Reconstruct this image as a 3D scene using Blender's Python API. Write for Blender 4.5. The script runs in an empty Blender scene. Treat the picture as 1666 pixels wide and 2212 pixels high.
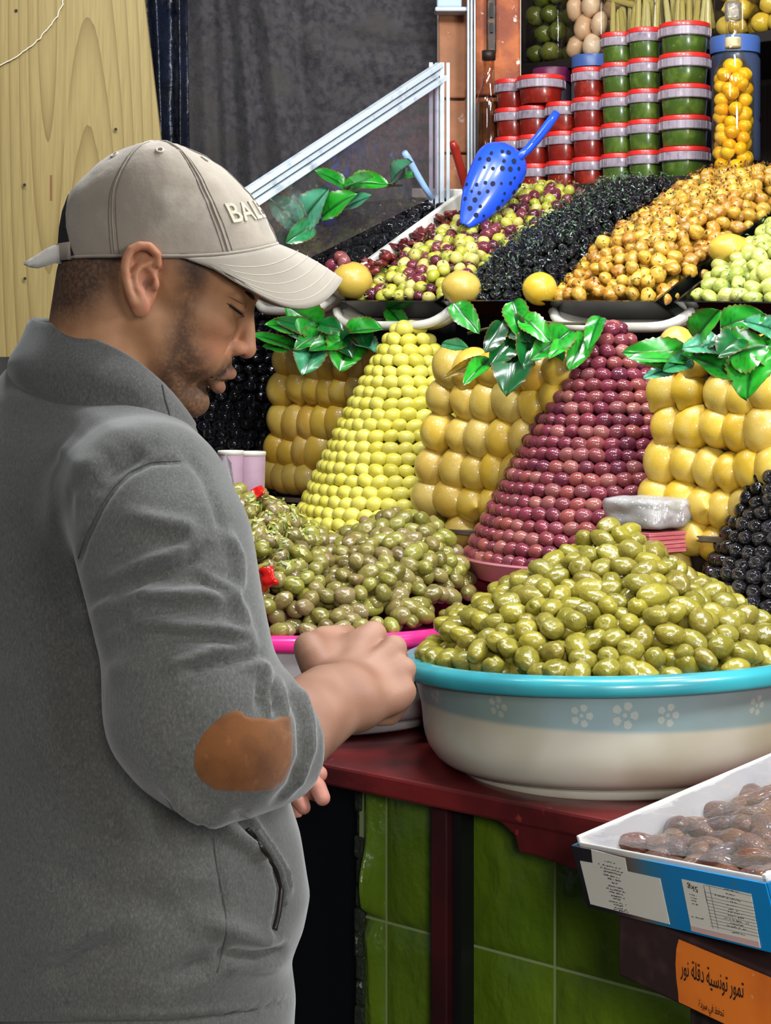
import bpy, bmesh, math, random
import numpy as np
from mathutils import Vector, Matrix, noise
from mathutils.bvhtree import BVHTree

SC = bpy.context.scene
# ------------------------------------------------------------------ camera
FPX, HOR, ZC = 4000.0, 800.0, 1.43          # focal length in pixels (1666x2212), horizon row, eye height
cam_d = bpy.data.cameras.new('camera'); cam = bpy.data.objects.new('camera', cam_d)
SC.collection.objects.link(cam); SC.camera = cam
cam.location = (0, 0, ZC); cam.rotation_euler = (math.pi/2, 0, 0)
cam_d.sensor_fit = 'VERTICAL'; cam_d.sensor_height = 24.0; cam_d.sensor_width = 24.0*1666/2212
cam_d.lens = 24.0*FPX/2212
cam_d.shift_y = -(1106-HOR)/2212.0
cam_d.clip_start = 0.05; cam_d.clip_end = 60
# ------------------------------------------------------------------ light
W = bpy.data.worlds.new('world'); SC.world = W; W.use_nodes = True
W.node_tree.nodes['Background'].inputs[0].default_value = (0.62, 0.70, 0.82, 1)
W.node_tree.nodes['Background'].inputs[1].default_value = 0.15
SC.view_settings.view_transform = 'Standard'; SC.view_settings.look = 'None'
SC.view_settings.exposure = 0.0; SC.view_settings.gamma = 1.0; SC.view_settings.use_curve_mapping = False
SC.cycles.use_denoising = True
SC.cycles.max_bounces = 8; SC.cycles.transparent_max_bounces = 16
SC.cycles.caustics_reflective = False; SC.cycles.caustics_refractive = False

def area_light(name, loc, target, size, power, col=(1, 1, 1), spread=math.pi):
    d = bpy.data.lights.new(name, 'AREA'); d.shape = 'DISK'; d.size = size; d.energy = power; d.color = col
    d.spread = spread
    o = bpy.data.objects.new(name, d); SC.collection.objects.link(o)
    o.location = loc
    v = Vector(target)-Vector(loc); o.rotation_euler = v.to_track_quat('-Z', 'Y').to_euler()
    return o
# row of cool white LED bulbs strung under the awning over the stall, and added fill lamps whose sources are unseen
COOL = (0.93, 0.97, 1.0)
area_light('stall_light', (-0.25, 2.35, 2.70), (-0.15, 3.2, 1.2), 0.24, 15, COOL)
area_light('stall_light', (0.22, 2.05, 2.62), (0.15, 2.9, 1.2), 0.24, 19, COOL)
area_light('stall_light', (0.75, 1.85, 2.60), (0.45, 2.6, 1.2), 0.24, 17, COOL)
area_light('stall_light', (0.75, 2.75, 2.95), (0.70, 3.3, 1.6), 0.20, 10, COOL)
area_light('stall_light', (0.95, 1.70, 1.86), (0.05, 2.4, 1.25), 0.20, 14, COOL)  # added low fill from the right for the face and cone tops
area_light('fill_lamp', (-1.1, 2.3, 3.1), (-0.7, 3.4, 1.6), 0.30, 6.5, (1.0, 0.97, 0.92))  # added light on the laminate wall
area_light('fill_lamp', (-1.3, -0.4, 2.9), (-0.2, 1.9, 1.2), 0.7, 15, (1.0, 0.96, 0.92))  # added front fill from the left
area_light('fill_lamp', (1.4, -0.8, 1.9), (0.3, 2.2, 0.6), 0.8, 36, (0.97, 0.98, 1.0))  # added front fill from the right

area_light('fill_lamp', (0.20, -0.9, 1.75), (0.40, 1.9, 0.62), 0.4, 4.5, (1.0, 0.97, 0.93), math.radians(46))  # added narrow fill on the cartons and tiles
# ------------------------------------------------------------------ coordinates
def P(px, py, Y):
    """world point that stands at depth Y on the sight line of a picture position"""
    return Vector(((px-833)*Y/FPX, Y, ZC-(py-HOR)*Y/FPX))
def to_px(co):
    co = np.asarray(co, dtype=float)
    return 833+FPX*co[..., 0]/co[..., 1], HOR-FPX*(co[..., 2]-ZC)/co[..., 1]
P0 = Vector((-0.088, 2.439)); RD = Vector((0.743, -0.669)); ND = Vector((0.669, 0.743))   # counter front: origin, along, inward
TC = ND.dot(P0)
def RT(px, py, t):
    a = (px-833)/FPX
    return P(px, py, (TC+t)/(ND.y+ND.x*a))
def ST(s, t, z):
    return Vector((P0.x+RD.x*s+ND.x*t, P0.y+RD.y*s+ND.y*t, z))
TABLE_Z = 0.913; STEP_Z = 1.116; CONE_Z = 1.141

# ------------------------------------------------------------------ object helpers
COL = SC.collection
def tag(o, label=None, cat=None, group=None, kind=None):
    if label: o['label'] = label
    if cat: o['category'] = cat
    if group: o['group'] = group
    if kind: o['kind'] = kind
    return o
def thing(name, loc, label, cat, group=None):
    o = bpy.data.objects.new(name, None); COL.objects.link(o); o.location = loc; o.empty_display_size = 0.02
    return tag(o, label, cat, group)
def wloc(o):
    v = Vector((0, 0, 0))
    while o is not None:
        v += o.location; o = o.parent
    return v
def mesh(name, verts, faces, m=None, smooth=True):
    me = bpy.data.meshes.new(name)
    if isinstance(verts, np.ndarray): verts = verts.tolist()
    if isinstance(faces, np.ndarray): faces = faces.tolist()
    me.from_pydata(verts, [], faces)
    if m: me.materials.append(m)
    me.polygons.foreach_set('use_smooth', [smooth]*len(me.polygons))
    me.update()
    return me
def link(name, me, parent=None, loc=None, world=True):
    """mesh data in world coordinates; under a parent it is shifted to the parent's frame"""
    o = bpy.data.objects.new(name, me); COL.objects.link(o)
    if parent is not None:
        if world:
            me.transform(Matrix.Translation(-wloc(parent)))
        o.parent = parent
    elif loc is not None:
        me.transform(Matrix.Translation(-Vector(loc))); o.location = loc
    return o
def inst(name, me, loc, rot=(0, 0, 0), scale=(1, 1, 1), parent=None):
    o = bpy.data.objects.new(name, me); COL.objects.link(o)
    o.location = Vector(loc)-(wloc(parent) if parent else Vector((0, 0, 0)))
    o.rotation_euler = rot; o.scale = scale
    if parent: o.parent = parent
    return o
class MB:
    """collects shapes and makes them one mesh"""
    def __init__(s): s.v = []; s.f = []
    def add(s, v, f):
        n = len(s.v); s.v += [tuple(x) for x in v]; s.f += [tuple(i+n for i in q) for q in f]; return s
    def hexa(s, p):      # 8 points: bottom 4 (ccw), top 4
        return s.add(p, [(3, 2, 1, 0), (4, 5, 6, 7), (0, 1, 5, 4), (1, 2, 6, 5), (2, 3, 7, 6), (3, 0, 4, 7)])
    def box(s, c, d, ax=None):
        ax = ax or (Vector((1, 0, 0)), Vector((0, 1, 0)), Vector((0, 0, 1)))
        c = Vector(c); u, v, w = [Vector(a)*e/2 for a, e in zip(ax, d)]
        return s.hexa([c-u-v-w, c+u-v-w, c+u+v-w, c-u+v-w, c-u-v+w, c+u-v+w, c+u+v+w, c-u+v+w])
    def prism(s, poly, off):   # planar polygon of points, extruded by a vector
        n = len(poly); off = Vector(off); a = [Vector(p) for p in poly]
        return s.add(a+[p+off for p in a], [tuple(range(n-1, -1, -1)), tuple(range(n, 2*n))]+[(i, (i+1) % n, n+(i+1) % n, n+i) for i in range(n)])
    def tube(s, pts, r, n=8, closed=False):
        pts = [Vector(p) for p in pts]; k = len(pts); vs = []; up = None
        rr = r if isinstance(r, (list, tuple)) else [r]*k
        for i, p in enumerate(pts):
            a = pts[i-1] if (i > 0 or closed) else p; b = pts[(i+1) % k] if (i < k-1 or closed) else p
            d = (b-a).normalized()
            if up is None: up = d.orthogonal().normalized()
            up = (up-d*up.dot(d)).normalized(); side = d.cross(up)
            for j in range(n):
                th = 2*math.pi*j/n; vs.append(p+(up*math.cos(th)+side*math.sin(th))*rr[i])
        fs = []
        for i in range(k if closed else k-1):
            for j in range(n):
                i2 = (i+1) % k
                fs.append((i*n+j, i*n+(j+1) % n, i2*n+(j+1) % n, i2*n+j))
        if not closed: fs += [tuple(range(n-1, -1, -1)), tuple((k-1)*n+j for j in range(n))]
        return s.add(vs, fs)
    def lathe(s, prof, c=(0, 0, 0), n=48, sx=1, sy=1):
        c = Vector(c); vs = []; k = len(prof)
        for r, z in prof:
            for j in range(n):
                th = 2*math.pi*j/n; vs.append(c+Vector((r*sx*math.cos(th), r*sy*math.sin(th), z)))
        fs = [(i*n+j, i*n+(j+1) % n, (i+1)*n+(j+1) % n, (i+1)*n+j) for i in range(k-1) for j in range(n)]
        if prof[0][0] > 1e-6: fs.append(tuple(range(n-1, -1, -1)))
        if prof[-1][0] > 1e-6: fs.append(tuple((k-1)*n+j for j in range(n)))
        return s.add(vs, fs)
    def build(s, name, m, parent=None, smooth=False, loc=None, bevel=0, seg=2, auto=None):
        me = mesh(name, s.v, s.f, m, smooth)
        o = link(name, me, parent, loc)
        if bevel:
            b = o.modifiers.new('bevel', 'BEVEL'); b.width = bevel; b.segments = seg; b.limit_method = 'ANGLE'; b.angle_limit = math.radians(40)
        if auto:
            me.shade_smooth() if hasattr(me, 'shade_smooth') else None
            me.set_sharp_from_angle(angle=math.radians(auto))
        return o

# ------------------------------------------------------------------ materials
def lin(h):
    h = h.lstrip('#'); c = [int(h[i:i+2], 16)/255 for i in (0, 2, 4)]
    return tuple((x/12.92 if x <= .04045 else ((x+.055)/1.055)**2.4) for x in c)+(1,)
MATS = {}
def mat(name, col, rough=.5, spec=.5, ramp=None, noise_col=None, bump=None, coat=0, const=False, sss=0, metal=0, alpha=1, trans=0, ior=1.45, attr=None, sheen=0, bump2=None, coords='Object'):
    """ramp: list of colours picked at random per piece; noise_col: list of (scale, colour, low, high, detail) patches; bump: (scale, strength, distance)"""
    if name in MATS: return MATS[name]
    m = bpy.data.materials.new(name); m.use_nodes = True; nt = m.node_tree; N = nt.nodes; L = nt.links
    b = N['Principled BSDF']
    b.inputs['Roughness'].default_value = rough; b.inputs['Specular IOR Level'].default_value = spec
    b.inputs['Metallic'].default_value = metal; b.inputs['Coat Weight'].default_value = coat; b.inputs['Coat Roughness'].default_value = .12
    b.inputs['Alpha'].default_value = alpha; b.inputs['Transmission Weight'].default_value = trans; b.inputs['IOR'].default_value = ior
    if sss:
        b.inputs['Subsurface Weight'].default_value = sss; b.inputs['Subsurface Radius'].default_value = (.012, .005, .003); b.inputs['Subsurface Scale'].default_value = 1
    if sheen: b.inputs['Sheen Weight'].default_value = sheen; b.inputs['Sheen Roughness'].default_value = .5
    c = lin(col) if isinstance(col, str) else tuple(col)
    tc = N.new('ShaderNodeTexCoord'); cur = None
    if attr:
        a = N.new('ShaderNodeAttribute'); a.attribute_name = attr; cur = a.outputs['Color']
    if ramp:
        oi = N.new('ShaderNodeObjectInfo'); g = N.new('ShaderNodeNewGeometry')
        ad = N.new('ShaderNodeMath'); ad.operation = 'ADD'; fr = N.new('ShaderNodeMath'); fr.operation = 'FRACT'
        L.new(oi.outputs['Random'], ad.inputs[0]); L.new(g.outputs['Random Per Island'], ad.inputs[1]); L.new(ad.outputs[0], fr.inputs[0])
        cr = N.new('ShaderNodeValToRGB'); el = cr.color_ramp.elements; n = len(ramp)
        while len(el) < n: el.new(.5)
        for i, h in enumerate(ramp):
            el[i].position = i/(n-1); el[i].color = lin(h)
        if const: cr.color_ramp.interpolation = 'CONSTANT'
        L.new(fr.outputs[0], cr.inputs[0]); cur = cr.outputs[0]
    if cur is None:
        rgb = N.new('ShaderNodeRGB'); rgb.outputs[0].default_value = c; cur = rgb.outputs[0]
    for nc in (noise_col or []):
        sc, h, lo, hi = nc[:4]
        nz = N.new('ShaderNodeTexNoise'); nz.inputs['Detail'].default_value = nc[4] if len(nc) > 4 else 4
        if len(nc) > 5:
            mp = N.new('ShaderNodeMapping'); mp.inputs['Scale'].default_value = nc[5]; L.new(tc.outputs[coords], mp.inputs[0]); L.new(mp.outputs[0], nz.inputs['Vector'])
        else: L.new(tc.outputs[coords], nz.inputs['Vector'])
        nz.inputs['Scale'].default_value = sc
        mr = N.new('ShaderNodeMapRange'); mr.inputs['From Min'].default_value = lo; mr.inputs['From Max'].default_value = hi
        L.new(nz.outputs[0], mr.inputs[0])
        mx = N.new('ShaderNodeMix'); mx.data_type = 'RGBA'
        L.new(mr.outputs[0], mx.inputs[0]); L.new(cur, mx.inputs[6]); mx.inputs[7].default_value = lin(h) if isinstance(h, str) else h; cur = mx.outputs[2]
    L.new(cur, b.inputs['Base Color'])
    nrm = None
    for bp in (bump, bump2):
        if not bp: continue
        nz = N.new('ShaderNodeTexNoise'); nz.inputs['Scale'].default_value = bp[0]; nz.inputs['Detail'].default_value = 5
        if len(bp) > 3:
            mp = N.new('ShaderNodeMapping'); mp.inputs['Scale'].default_value = bp[3]; L.new(tc.outputs[coords], mp.inputs[0]); L.new(mp.outputs[0], nz.inputs['Vector'])
        else: L.new(tc.outputs[coords], nz.inputs['Vector'])
        bn = N.new('ShaderNodeBump'); bn.inputs['Strength'].default_value = bp[1]; bn.inputs['Distance'].default_value = bp[2]
        L.new(nz.outputs[0], bn.inputs['Height'])
        if nrm is not None: L.new(nrm, bn.inputs['Normal'])
        nrm = bn.outputs[0]
    if nrm is not None: L.new(nrm, b.inputs['Normal'])
    MATS[name] = m
    return m
def clear_mat(name, tint=(1, 1, 1), gloss=.12, rough=.05, bump=None, haze=0):
    """thin clear sheet: mostly see-through with a sheen"""
    m = bpy.data.materials.new(name); m.use_nodes = True; nt = m.node_tree; N = nt.nodes; L = nt.links
    for n in list(N): N.remove(n)
    out = N.new('ShaderNodeOutputMaterial'); tr = N.new('ShaderNodeBsdfTransparent'); tr.inputs[0].default_value = (*tint, 1)
    gl = N.new('ShaderNodeBsdfGlossy'); gl.inputs['Roughness'].default_value = rough
    fr = N.new('ShaderNodeLayerWeight'); fr.inputs['Blend'].default_value = .35
    mr = N.new('ShaderNodeMapRange'); mr.inputs['To Min'].default_value = gloss; mr.inputs['To Max'].default_value = min(1, gloss*4)
    L.new(fr.outputs['Fresnel'], mr.inputs[0])
    mx = N.new('ShaderNodeMixShader'); L.new(mr.outputs[0], mx.inputs[0]); L.new(tr.outputs[0], mx.inputs[1]); L.new(gl.outputs[0], mx.inputs[2])
    cur = mx.outputs[0]
    if haze:
        df = N.new('ShaderNodeBsdfDiffuse'); df.inputs[0].default_value = (.8, .8, .82, 1)
        m2 = N.new('ShaderNodeMixShader'); m2.inputs[0].default_value = haze; L.new(cur, m2.inputs[1]); L.new(df.outputs[0], m2.inputs[2]); cur = m2.outputs[0]
    if bump:
        tc = N.new('ShaderNodeTexCoord'); nz = N.new('ShaderNodeTexNoise'); nz.inputs['Scale'].default_value = bump[0]; nz.inputs['Detail'].default_value = 3
        L.new(tc.outputs['Object'], nz.inputs['Vector']); bn = N.new('ShaderNodeBump'); bn.inputs['Strength'].default_value = bump[1]; bn.inputs['Distance'].default_value = bump[2]
        L.new(nz.outputs[0], bn.inputs['Height']); L.new(bn.outputs[0], gl.inputs['Normal'])
    L.new(cur, out.inputs[0])
    return m

# ------------------------------------------------------------------ solid modelling on a grid (smooth bodies)
def grid(lo, hi, h):
    ax = [np.arange(lo[i], hi[i]+h, h, dtype=np.float32) for i in range(3)]
    return np.meshgrid(*ax, indexing='ij'), np.array(lo, dtype=np.float64), h
def sd_cap(G, p, q, r1, r2=None):
    r2 = r1 if r2 is None else r2
    p = np.array(p, np.float32); q = np.array(q, np.float32); d = q-p; L2 = float((d*d).sum())+1e-12
    t = ((G[0]-p[0])*d[0]+(G[1]-p[1])*d[1]+(G[2]-p[2])*d[2])/np.float32(L2)
    np.clip(t, 0, 1, out=t)
    dist = np.sqrt((G[0]-p[0]-t*d[0])**2+(G[1]-p[1]-t*d[1])**2+(G[2]-p[2]-t*d[2])**2)
    return dist-(np.float32(r1)+t*np.float32(r2-r1))
def sd_chain(G, pts, k=None):
    """pts: (point, radius)"""
    d = None
    for (p, r), (q, s) in zip(pts[:-1], pts[1:]):
        e = sd_cap(G, p, q, r, s)
        d = e if d is None else (np.minimum(d, e) if not k else smin(d, e, k))
    return d
def sd_ell(G, c, r):
    a = [(G[i]-np.float32(c[i]))/np.float32(r[i]) for i in range(3)]
    k0 = np.sqrt(a[0]**2+a[1]**2+a[2]**2)
    k1 = np.sqrt((a[0]/r[0])**2+(a[1]/r[1])**2+(a[2]/r[2])**2)+np.float32(1e-9)
    return (k0*(k0-1)/k1).astype(np.float32)
def smin(a, b, k):
    h = np.clip(.5+.5*(b-a)/np.float32(k), 0, 1)
    return b+(a-b)*h-np.float32(k)*h*(1-h)
def smax(a, b, k): return -smin(-a, -b, k)
def surface(F, lo, h):
    """naive surface nets: vertices, quads"""
    s = F < 0
    nx, ny, nz = F.shape
    c = np.zeros((nx-1, ny-1, nz-1), np.uint8)
    offs = [(i, j, k) for i in (0, 1) for j in (0, 1) for k in (0, 1)]
    for i, j, k in offs: c += s[i:nx-1+i, j:ny-1+j, k:nz-1+k]
    act = np.argwhere((c > 0) & (c < 8))
    idx = -np.ones(c.shape, np.int64); idx[act[:, 0], act[:, 1], act[:, 2]] = np.arange(len(act))
    V = np.stack([F[act[:, 0]+i, act[:, 1]+j, act[:, 2]+k] for i, j, k in offs], 1).astype(np.float64)
    acc = np.zeros((len(act), 3)); cnt = np.zeros(len(act))
    for a in range(8):
        for b in range(a+1, 8):
            oa, ob = np.array(offs[a]), np.array(offs[b])
            if abs(oa-ob).sum() != 1: continue
            cr = (V[:, a] < 0) != (V[:, b] < 0)
            t = np.where(cr, V[:, a]/np.where(cr, V[:, a]-V[:, b], 1), 0)
            acc += np.where(cr[:, None], oa+(ob-oa)*t[:, None], 0); cnt += cr
    verts = (act+acc/np.maximum(cnt, 1)[:, None])*h+lo
    faces = []
    for axis in range(3):
        sl = [slice(None)]*3; sl2 = [slice(None)]*3
        sl[axis] = slice(0, -1); sl2[axis] = slice(1, None)
        A = s[tuple(sl)]; B = s[tuple(sl2)]
        e = np.argwhere(A != B)
        u, v = [(1, 2), (2, 0), (0, 1)][axis]
        ok = (e[:, u] > 0) & (e[:, v] > 0) & (e[:, u] < F.shape[u]-1) & (e[:, v] < F.shape[v]-1)
        e = e[ok]
        flip = A[e[:, 0], e[:, 1], e[:, 2]]
        def g(du, dv):
            q = e.copy(); q[:, u] -= du; q[:, v] -= dv
            return idx[q[:, 0], q[:, 1], q[:, 2]]
        q = np.stack([g(1, 1), g(0, 1), g(0, 0), g(1, 0)], 1)
        q[~flip] = q[~flip][:, ::-1]
        faces.append(q)
    faces = np.concatenate(faces)
    faces = faces[(faces >= 0).all(1)]
    return verts, faces
def relax(verts, faces, n=2, lam=.5):
    e = np.concatenate([faces[:, [0, 1]], faces[:, [1, 2]], faces[:, [2, 3]], faces[:, [3, 0]]])
    e = np.concatenate([e, e[:, ::-1]])
    deg = np.bincount(e[:, 0], minlength=len(verts)).astype(float)
    for _ in range(n):
        s = np.stack([np.bincount(e[:, 0], weights=verts[e[:, 1], i], minlength=len(verts)) for i in range(3)], 1)
        verts = verts+lam*(s/np.maximum(deg, 1)[:, None]-verts)
    return verts
def vnormals(verts, faces):
    a, b, c, d = [verts[faces[:, i]] for i in range(4)]
    n = np.cross(c-a, d-b); out = np.zeros_like(verts)
    for i in range(4): np.add.at(out, faces[:, i], n)
    return out/np.maximum(np.linalg.norm(out, axis=1), 1e-12)[:, None]
def poly_dist(u, v, pts):
    """distance of points (u, v) to a polyline"""
    best = np.full(u.shape, 1e9)
    for (x0, y0), (x1, y1) in zip(pts[:-1], pts[1:]):
        dx, dy = x1-x0, y1-y0
        t = np.clip(((u-x0)*dx+(v-y0)*dy)/(dx*dx+dy*dy+1e-9), 0, 1)
        best = np.minimum(best, np.hypot(u-x0-t*dx, v-y0-t*dy))
    return best
def in_poly(u, v, pts):
    ins = np.zeros(u.shape, bool); n = len(pts)
    for i in range(n):
        x0, y0 = pts[i]; x1, y1 = pts[(i+1) % n]
        c = ((y0 > v) != (y1 > v)) & (u < (x1-x0)*(v-y0)/((y1-y0) if y1 != y0 else 1e-9)+x0)
        ins ^= c
    return ins
def poly_soft(u, v, pts, soft):
    """1 inside a polygon, fading to 0 over soft outside, .5 on the edge"""
    d = poly_dist(u, v, list(pts)+[pts[0]]); s = np.where(in_poly(u, v, pts), d, -d)
    return np.clip(.5+s/(2*soft), 0, 1)
def interp(x, xs, ys): return np.interp(x, xs, ys)

# ================================================================== THE SETTING
UP = Vector((0, 0, 1)); R3 = Vector((RD.x, RD.y, 0)); N3 = Vector((ND.x, ND.y, 0))
def struct(o): o['kind'] = 'structure'; return o
m_floor = mat('floor_concrete', '#2a2826', .8, .3, noise_col=[(6, '#1c1a18', .4, .7)], bump=(40, .3, .01))
mb = MB(); mb.box((0, 3, -.05), (9, 12, .1)); struct(mb.build('floor', m_floor))
m_wall = mat('wall_plaster', '#8f8d88', .85, .2, noise_col=[(5, '#6f6c66', .4, .7)], bump=(30, .4, .01))
mb = MB(); mb.box((-1.4, 5.05, 1.6), (3.6, .1, 3.2)); struct(mb.build('wall_back', m_wall))
# dark boarded wall behind the shelves, parallel with the counter
m_dark = mat('wall_dark_wood', '#2a1d17', .6, .4, noise_col=[(3, '#150f0c', .4, .65, 5, (30, 30, 1))])
mb = MB(); c = ST(-.45, 1.95, 1.5); mb.box(c, (2.7, .05, 3.0), (R3, N3, UP)); struct(mb.build('wall_right', m_dark))

# laminate wall of the neighbouring stall
def wood_mat():
    m = bpy.data.materials.new('wood_laminate'); m.use_nodes = True; nt = m.node_tree; N = nt.nodes; L = nt.links; b = N['Principled BSDF']
    b.inputs['Roughness'].default_value = .42; b.inputs['Specular IOR Level'].default_value = .35
    tc = N.new('ShaderNodeTexCoord')
    def rings(loc, sc, dist, scale):
        mp = N.new('ShaderNodeMapping'); mp.inputs['Location'].default_value = loc; mp.inputs['Scale'].default_value = sc
        L.new(tc.outputs['Object'], mp.inputs[0])
        w = N.new('ShaderNodeTexWave'); w.wave_type = 'RINGS'; w.rings_direction = 'SPHERICAL'; w.wave_profile = 'SAW'
        w.inputs['Scale'].default_value = scale; w.inputs['Distortion'].default_value = dist; w.inputs['Detail'].default_value = 3; w.inputs['Detail Scale'].default_value = 1.2
        L.new(mp.outputs[0], w.inputs['Vector']); return w.outputs['Fac'], mp
    f1, _ = rings((.5385, 0, -.112), (1, 0, .085), 1.5, 20)
    f2, _ = rings((.612, 0, -.155), (1, 0, .075), 1.5, 18)
    sx = N.new('ShaderNodeSeparateXYZ'); L.new(tc.outputs['Object'], sx.inputs[0])
    sel = N.new('ShaderNodeMapRange'); sel.inputs['From Min'].default_value = -.585; sel.inputs['From Max'].default_value = -.57
    L.new(sx.outputs['X'], sel.inputs[0])
    mx = N.new('ShaderNodeMix'); mx.data_type = 'FLOAT'; L.new(sel.outputs[0], mx.inputs[0]); L.new(f2, mx.inputs[2]); L.new(f1, mx.inputs[3])
    pw = N.new('ShaderNodeMath'); pw.operation = 'POWER'; pw.inputs[1].default_value = 5; L.new(mx.outputs[0], pw.inputs[0])
    nz = N.new('ShaderNodeTexNoise'); mp = N.new('ShaderNodeMapping'); mp.inputs['Scale'].default_value = (220, 220, 9); L.new(tc.outputs['Object'], mp.inputs[0]); L.new(mp.outputs[0], nz.inputs['Vector'])
    nz.inputs['Scale'].default_value = 1; nz.inputs['Detail'].default_value = 3
    m1 = N.new('ShaderNodeMix'); m1.data_type = 'RGBA'; m1.inputs[6].default_value = lin('#8f7d4e'); m1.inputs[7].default_value = lin('#5f4a24')
    sc = N.new('ShaderNodeMath'); sc.operation = 'MULTIPLY'; sc.inputs[1].default_value = .75; L.new(pw.outputs[0], sc.inputs[0]); L.new(sc.outputs[0], m1.inputs[0])
    m2 = N.new('ShaderNodeMix'); m2.data_type = 'RGBA'; m2.inputs[7].default_value = lin('#7a683e'); L.new(m1.outputs[2], m2.inputs[6])
    mr = N.new('ShaderNodeMapRange'); mr.inputs['From Min'].default_value = .4; mr.inputs['From Max'].default_value = .75; mr.inputs['To Max'].default_value = .7; L.new(nz.outputs[0], mr.inputs[0]); L.new(mr.outputs[0], m2.inputs[0])
    L.new(m2.outputs[2], b.inputs['Base Color'])
    return m
m_wood = wood_mat(); YW = 3.35
mb = MB(); pts = [P(-420, -260, YW), P(290, -260, YW), P(312, 0, YW), P(352, 340, YW), P(398, 770, YW), P(-420, 772, YW)]
mb.prism(pts, (0, .018, 0)); wl = struct(mb.build('wall_left', m_wood))
# second sheet lapped over its upper corner, with a torn curved edge
rnd = random.Random(4)
edge = [(138, -4), (134, 12), (124, 34), (106, 58), (86, 82), (62, 103), (38, 122), (16, 134), (-20, 150), (-200, 185), (-420, 190)]
e2 = []
for (a, b) in zip(edge[:-1], edge[1:]):
    for k in range(4):
        f = k/4; e2.append((a[0]+(b[0]-a[0])*f+rnd.uniform(-1.6, 1.6), a[1]+(b[1]-a[1])*f+rnd.uniform(-1.6, 1.6)))
e2.append(edge[-1])
mb = MB(); mb.prism([P(x, y, YW-.004) for x, y in e2]+[P(-420, -260, YW-.004), P(150, -260, YW-.004)], (0, .0035, 0)); o = mb.build('laminate_sheet', m_wood, wl)
mb = MB(); mb.tube([P(x, y, YW-.0042) for x, y in e2], .0011, 5); mb.build('torn_edge', mat('bare_board', '#d9cfb8', .8), wl, True)
m_hole = mat('screw_hole', '#1a1310', .7)
for x, y in [(36, 24), (54, 400), (55, 602), (251, 280)]:
    mb = MB(); c = P(x, y, YW-.001); mb.lathe([(0, 0), (.0028, 0), (.0028, .0015), (0, .0015)], (0, 0, 0), 10)
    o = mb.build('screw_hole', m_hole, None); o.data.transform(Matrix.Translation(c-Vector((0, .004, 0))-wl.location) @ Matrix.Rotation(math.pi/2, 4, 'X')); o.parent = wl
mb = MB(); mb.box(P(111, 405, YW-.001), (.0018, .002, .045)); mb.build('scratch', mat('scratch_red', '#7a4320', .7), wl)

# hanging cloths that close the back of the stall
def cloth(name, x0, x1, y0, y1, Y, folds, m, nx=90, ny=60, label='', lean=0, amp_noise=.006, cat='curtain', crease=None):
    vs = []; fs = []
    for j in range(ny+1):
        v = j/ny; py = y0+(y1-y0)*v
        for i in range(nx+1):
            u = i/nx; px = x0+(x1-x0)*u+lean*(v-.0)
            d = 0
            for (c0, c1, w, a) in folds:     # fold line from c0 at the top to c1 at the bottom
                cc = c0+(c1-c0)*(v+.12*math.sin(v*3)); d += a*math.exp(-((px-cc)/w)**2)
            d += amp_noise*noise.noise(Vector((px/70, py/160, Y)))+.4*amp_noise*noise.noise(Vector((px/22, py/30, 7)))
            if crease: d += crease(px, py)
            vs.append(P(px, py, Y-d))
    for j in range(ny):
        for i in range(nx):
            a = j*(nx+1)+i; fs.append((a, a+1, a+nx+2, a+nx+1))
    me = mesh(name, vs, fs, m, True); o = link(name, me)
    s = o.modifiers.new('thick', 'SOLIDIFY'); s.thickness = .003; s.offset = 1
    tag(o, label, cat); return o
m_cloth = mat('black_cloth', '#4a4647', .9, .2, noise_col=[(60, '#343236', .4, .65), (9, '#474240', .5, .7)], bump=(160, .5, .003), bump2=(22, .7, .012), sheen=.15)
swag = lambda px, py: .022*math.exp(-((math.hypot((px-900), (py+200)*1.2)-420)/40)**2)+.018*math.exp(-((math.hypot((px-900), (py+200)*1.2)-330)/26)**2)
cloth('curtain', 330, 985, -200, 720, 4.05, [(500, 560, 22, .05), (540, 640, 26, .06), (590, 660, 18, .03), (470, 500, 16, .03), (430, 455, 20, .03), (620, 760, 30, .03)], m_cloth, 110, 70,
      'dark grey wrinkled cloth hanging behind the glass side panel', crease=swag)
m_plast = mat('black_plastic_sheet', '#141a2c', .35, .5, noise_col=[(12, '#0c0f1a', .4, .6)], bump=(18, .8, .02))
cloth('plastic_sheet', 300, 402, -200, 720, 3.75, [(385, 392, 9, .035), (345, 350, 14, .02), (325, 360, 8, .02)], m_plast, 40, 60, 'narrow dark blue plastic sheet hanging beside the wooden wall', lean=14, amp_noise=.012)

# pillar of painted terracotta slabs with a metal profile, at the left end of the shelves
m_brick = mat('painted_terracotta', '#b0714a', .65, .35, noise_col=[(14, '#8a5638', .42, .62), (45, '#d9cdbd', .64, .72), (3, '#9c6a4a', .4, .7)], bump=(60, .4, .006))
m_brick2 = mat('painted_terracotta_orange', '#b8622c', .55, .4, noise_col=[(14, '#8a3f1c', .42, .62), (45, '#e3d4c0', .66, .72), (90, '#3a2416', .68, .74)], bump=(60, .4, .006))
pil = thing('trim_1', P(985, 900, 4.0), None, None); struct(pil); 
if 'label' in pil: del pil['label']
def slab(name, x0, x1, y0, y1, Y, m, dep=.06, par=None, bev=.004):
    a, b = P(x0, y1, Y), P(x1, y0, Y)
    mb = MB(); mb.box(((a.x+b.x)/2, Y+dep/2, (a.z+b.z)/2), (b.x-a.x, dep, b.z-a.z)); return mb.build(name, m, par, bevel=bev)
slab('brick', 948, 1008, -160, 212, 3.93, m_brick, par=pil); slab('brick', 951, 1010, 217, 330, 3.932, m_brick, par=pil); slab('brick', 952, 1010, 334, 520, 3.93, m_brick, par=pil)
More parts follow.
